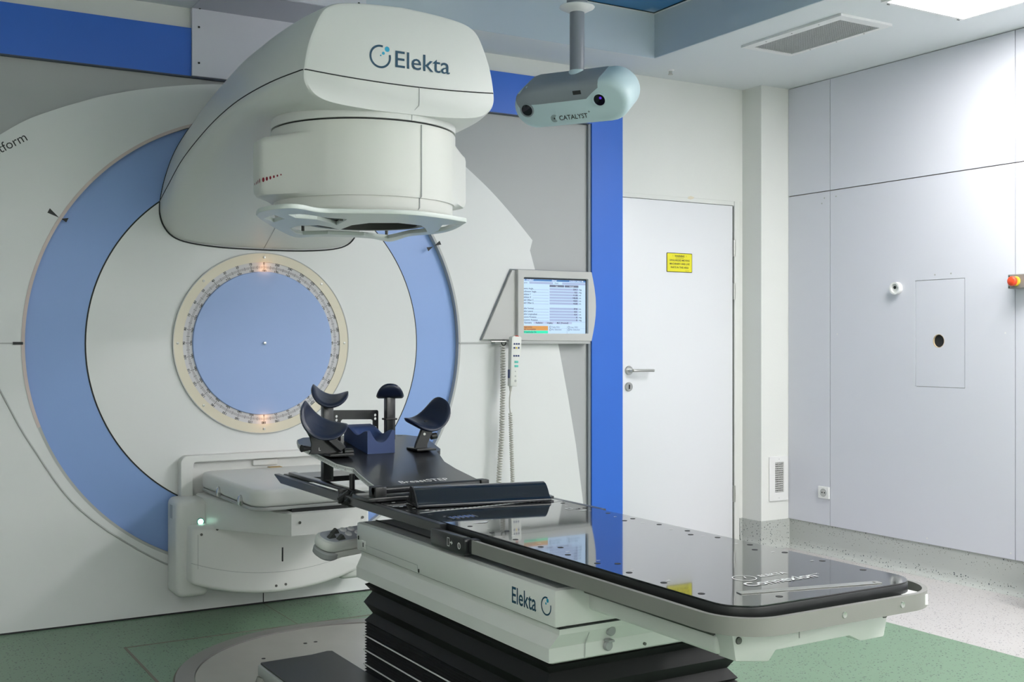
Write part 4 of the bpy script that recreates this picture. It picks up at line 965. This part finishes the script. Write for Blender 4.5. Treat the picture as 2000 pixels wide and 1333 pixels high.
for q in ((.87, 2.069, -.372, -.352), (.87, 2.069, -1.58, -1.56), (.87, .90, -1.56, -.372), (2.050, 2.069, -1.56, -.372)): bbox(bm, *q, ZT-.018, ZT)
frombm('frame', bm, 'lamp_frame', sk); 
bm = bmesh.new()
for q in ((.90, 2.050, -.378, -.372), (2.044, 2.050, -1.56, -.372)): bbox(bm, *q, ZT-.019, ZT-.015)
frombm('edge_seal', bm, 'black_gap', sk)
nz = thing('ceiling_nozzle', 'small metal sprinkler nozzle on the white ceiling', 'sprinkler', (2.313, -.185, ZC))
lathe('rose', [(0, 0), (.022, 0), (.018, .006), (0, .008)], basis((2.313, -.185, ZC), (1, 0, 0), (0, -1, 0)), 'lamp_frame', nz, 20)
lathe('tip', [(0, .006), (.010, .006), (.009, .020), (.014, .024), (.014, .027), (0, .028)], basis((2.313, -.185, ZC), (1, 0, 0), (0, -1, 0)), 'steel', nz, 16)

# ================================================================== wall fittings
wv = thing('wall_vent', 'small white upright air grille on the pillar foot', 'air vent', (3.155, -.165, .285))
curve_plate('frame', rounded(3.080, 3.229, .285, .550, .004), [rounded(3.122, 3.195, .332, .517, .002)], XZ(-.164), .010, 'lamp_frame', wv, .001)
box('recess', 3.122, 3.195, -.167, -.1652, .332, .517, 'black_gap', wv)
bm = bmesh.new()
for k in range(14): z = .332+.185*(k+.5)/14; bbox(bm, 3.122, 3.195, -.172, -.168, z-.003, z+.003)
for k in range(6): x = 3.122+.073*(k+.5)/6; bbox(bm, x-.0017, x+.0017, -.173, -.168, .332, .517)
tag(frombm('louvre_grid', bm, 'bezel', wv), kind='stuff')
for z in (.300, .535): lathe('screw', [(0, 0), (.004, 0), (0, .002)], basis((3.156, -.174, z), (1, 0, 0), (0, 0, 1)), 'dark_steel', wv, 10)
QR = lambda y, z: basis((XR, y, z), (0, -1, 0), (0, 0, 1))
so = thing('power_socket', 'white square power socket low on the lilac wall', 'socket', (XR, -.461, .32))
prism('plate', rounded(-.043, .043, -.035, .035, .004), QR(-.461, .360), .010, 'print_white', so, .002, 1)
annulus('well', .019, .024, QR(-.461, .360), .006, .012, 'shell_grey', so, 24)
ff = lathe('socket_face', [(0, .009), (.019, .009), (.019, .0105), (0, .0105)], QR(-.461, .360), 'bezel', so, 24)
for dy in (-.0095, .0095): sub(lathe('pin_hole', [(0, .0105), (.0045, .0105), (.0045, .0112), (0, .0112)], QR(-.461+dy, .360), 'black_gap', None, 10), ff)
ob = thing('wall_outlet', 'round white wall outlet ring beside the hatch', 'wall outlet', (XR, -.994, 1.50))
annulus('ring', .024, .034, QR(-.994, 1.538), 0, .026, 'print_white', ob, 32)
lathe('inner_face', [(0, .002), (.0245, .002), (.0245, .012), (0, .012)], QR(-.994, 1.538), 'plaster', ob, 28)
lathe('opening', [(0, .012), (.009, .012), (.009, .0135), (0, .0135)], QR(-.986, 1.543), 'black_gap', ob, 16)
es = thing('emergency_stop', 'red emergency push button on a grey box at the right edge', 'emergency button', (XR, -1.76, 1.5))
prism('box', rounded(1.712, 1.82, 1.506, 1.576, .004), YZ(XR), .055, 'rail', es, .003, 1)
lathe('yellow_collar', [(0, .055), (.024, .055), (.022, .064), (0, .064)], QR(-1.758, 1.541), 'yellow', es, 24)
lathe('red_button', [(0, .062), (.012, .062), (.013, .072), (.0225, .076), (.024, .082), (.0225, .092), (.018, .096), (0, .097)], QR(-1.758, 1.541), 'estop_red', es, 28)
for y in (-1.720, -1.812):
    for z in (1.514, 1.568): lathe('screw', [(0, .055), (.004, .055), (0, .058)], QR(y, z), 'black_gap', es, 8)

# ================================================================== floor things
tt = thing('floor_turntable', 'round worn steel plate set in the green floor under the couch', 'floor plate', (.02, -1.22, 0))
annulus('rim', .657, .725, basis((.02, -1.225, 0), (1, 0, 0), (0, 1, 0)), -.002, .010, 'rim_steel', tt, 96)
annulus('rim_gap', .725, .733, basis((.02, -1.225, 0), (1, 0, 0), (0, 1, 0)), -.002, .0025, 'panel_gap', tt, 96)
lathe('plate', [(0, 0), (.654, 0), (.654, .0055), (0, .0055)], basis((.02, -1.225, 0), (1, 0, 0), (0, 1, 0)), 'floor_plate', tt, 96)
for x, y in ((-.09, -.80), (-.045, -.80), (-.31, -.93)): lathe('plug', [(0, .005), (.008, .005), (.008, .0065), (0, .0065)], basis((x, y, 0), (1, 0, 0), (0, 1, 0)), 'black_gap', tt, 12)
st = thing('step_stool', 'low grey step with a black rubber tread beside the bellows', 'step stool', (-.43, -1.85, .006))
tp = [(-.575, -1.66), (-.39, -1.655), (-.33, -1.638), (-.306, -1.645), (-.306, -2.12), (-.575, -2.12)]
prism('tray', tp, XY(0), .200, 'shell_grey', st, .006, 2, h0=.160)
prism('rubber_tread', [(-.567, -1.667), (-.39, -1.662), (-.33, -1.646), (-.313, -1.654), (-.313, -2.11), (-.567, -2.11)], XY(0), .207, 'black_plastic', st, .002, 1, h0=.199)
for x, y in ((-.59, -1.70), (-.59, -1.78), (-.59, -2.08), (-.33, -2.08)): tube('leg', [(x+.02, y, .165), (x, y, .12), (x-.005, y, .008)], .019, 'rail', st, 12)
bn = thing('waste_bin', 'black rounded container cut off by the right picture edge', 'bin', (3.1, -2.0, 0))
prism('body', rounded(-.115, .115, -.14, .14, .03, 6), basis((3.11, -2.075, 0), (1, 0, 0), (0, 1, 0)), .22, 'black_plastic', bn, .008, 2, h0=.002)
prism('lid', rounded(-.118, .118, -.143, .143, .032, 6), basis((3.11, -2.075, 0), (1, 0, 0), (0, 1, 0)), .245, 'black_satin', bn, .008, 2, h0=.222)
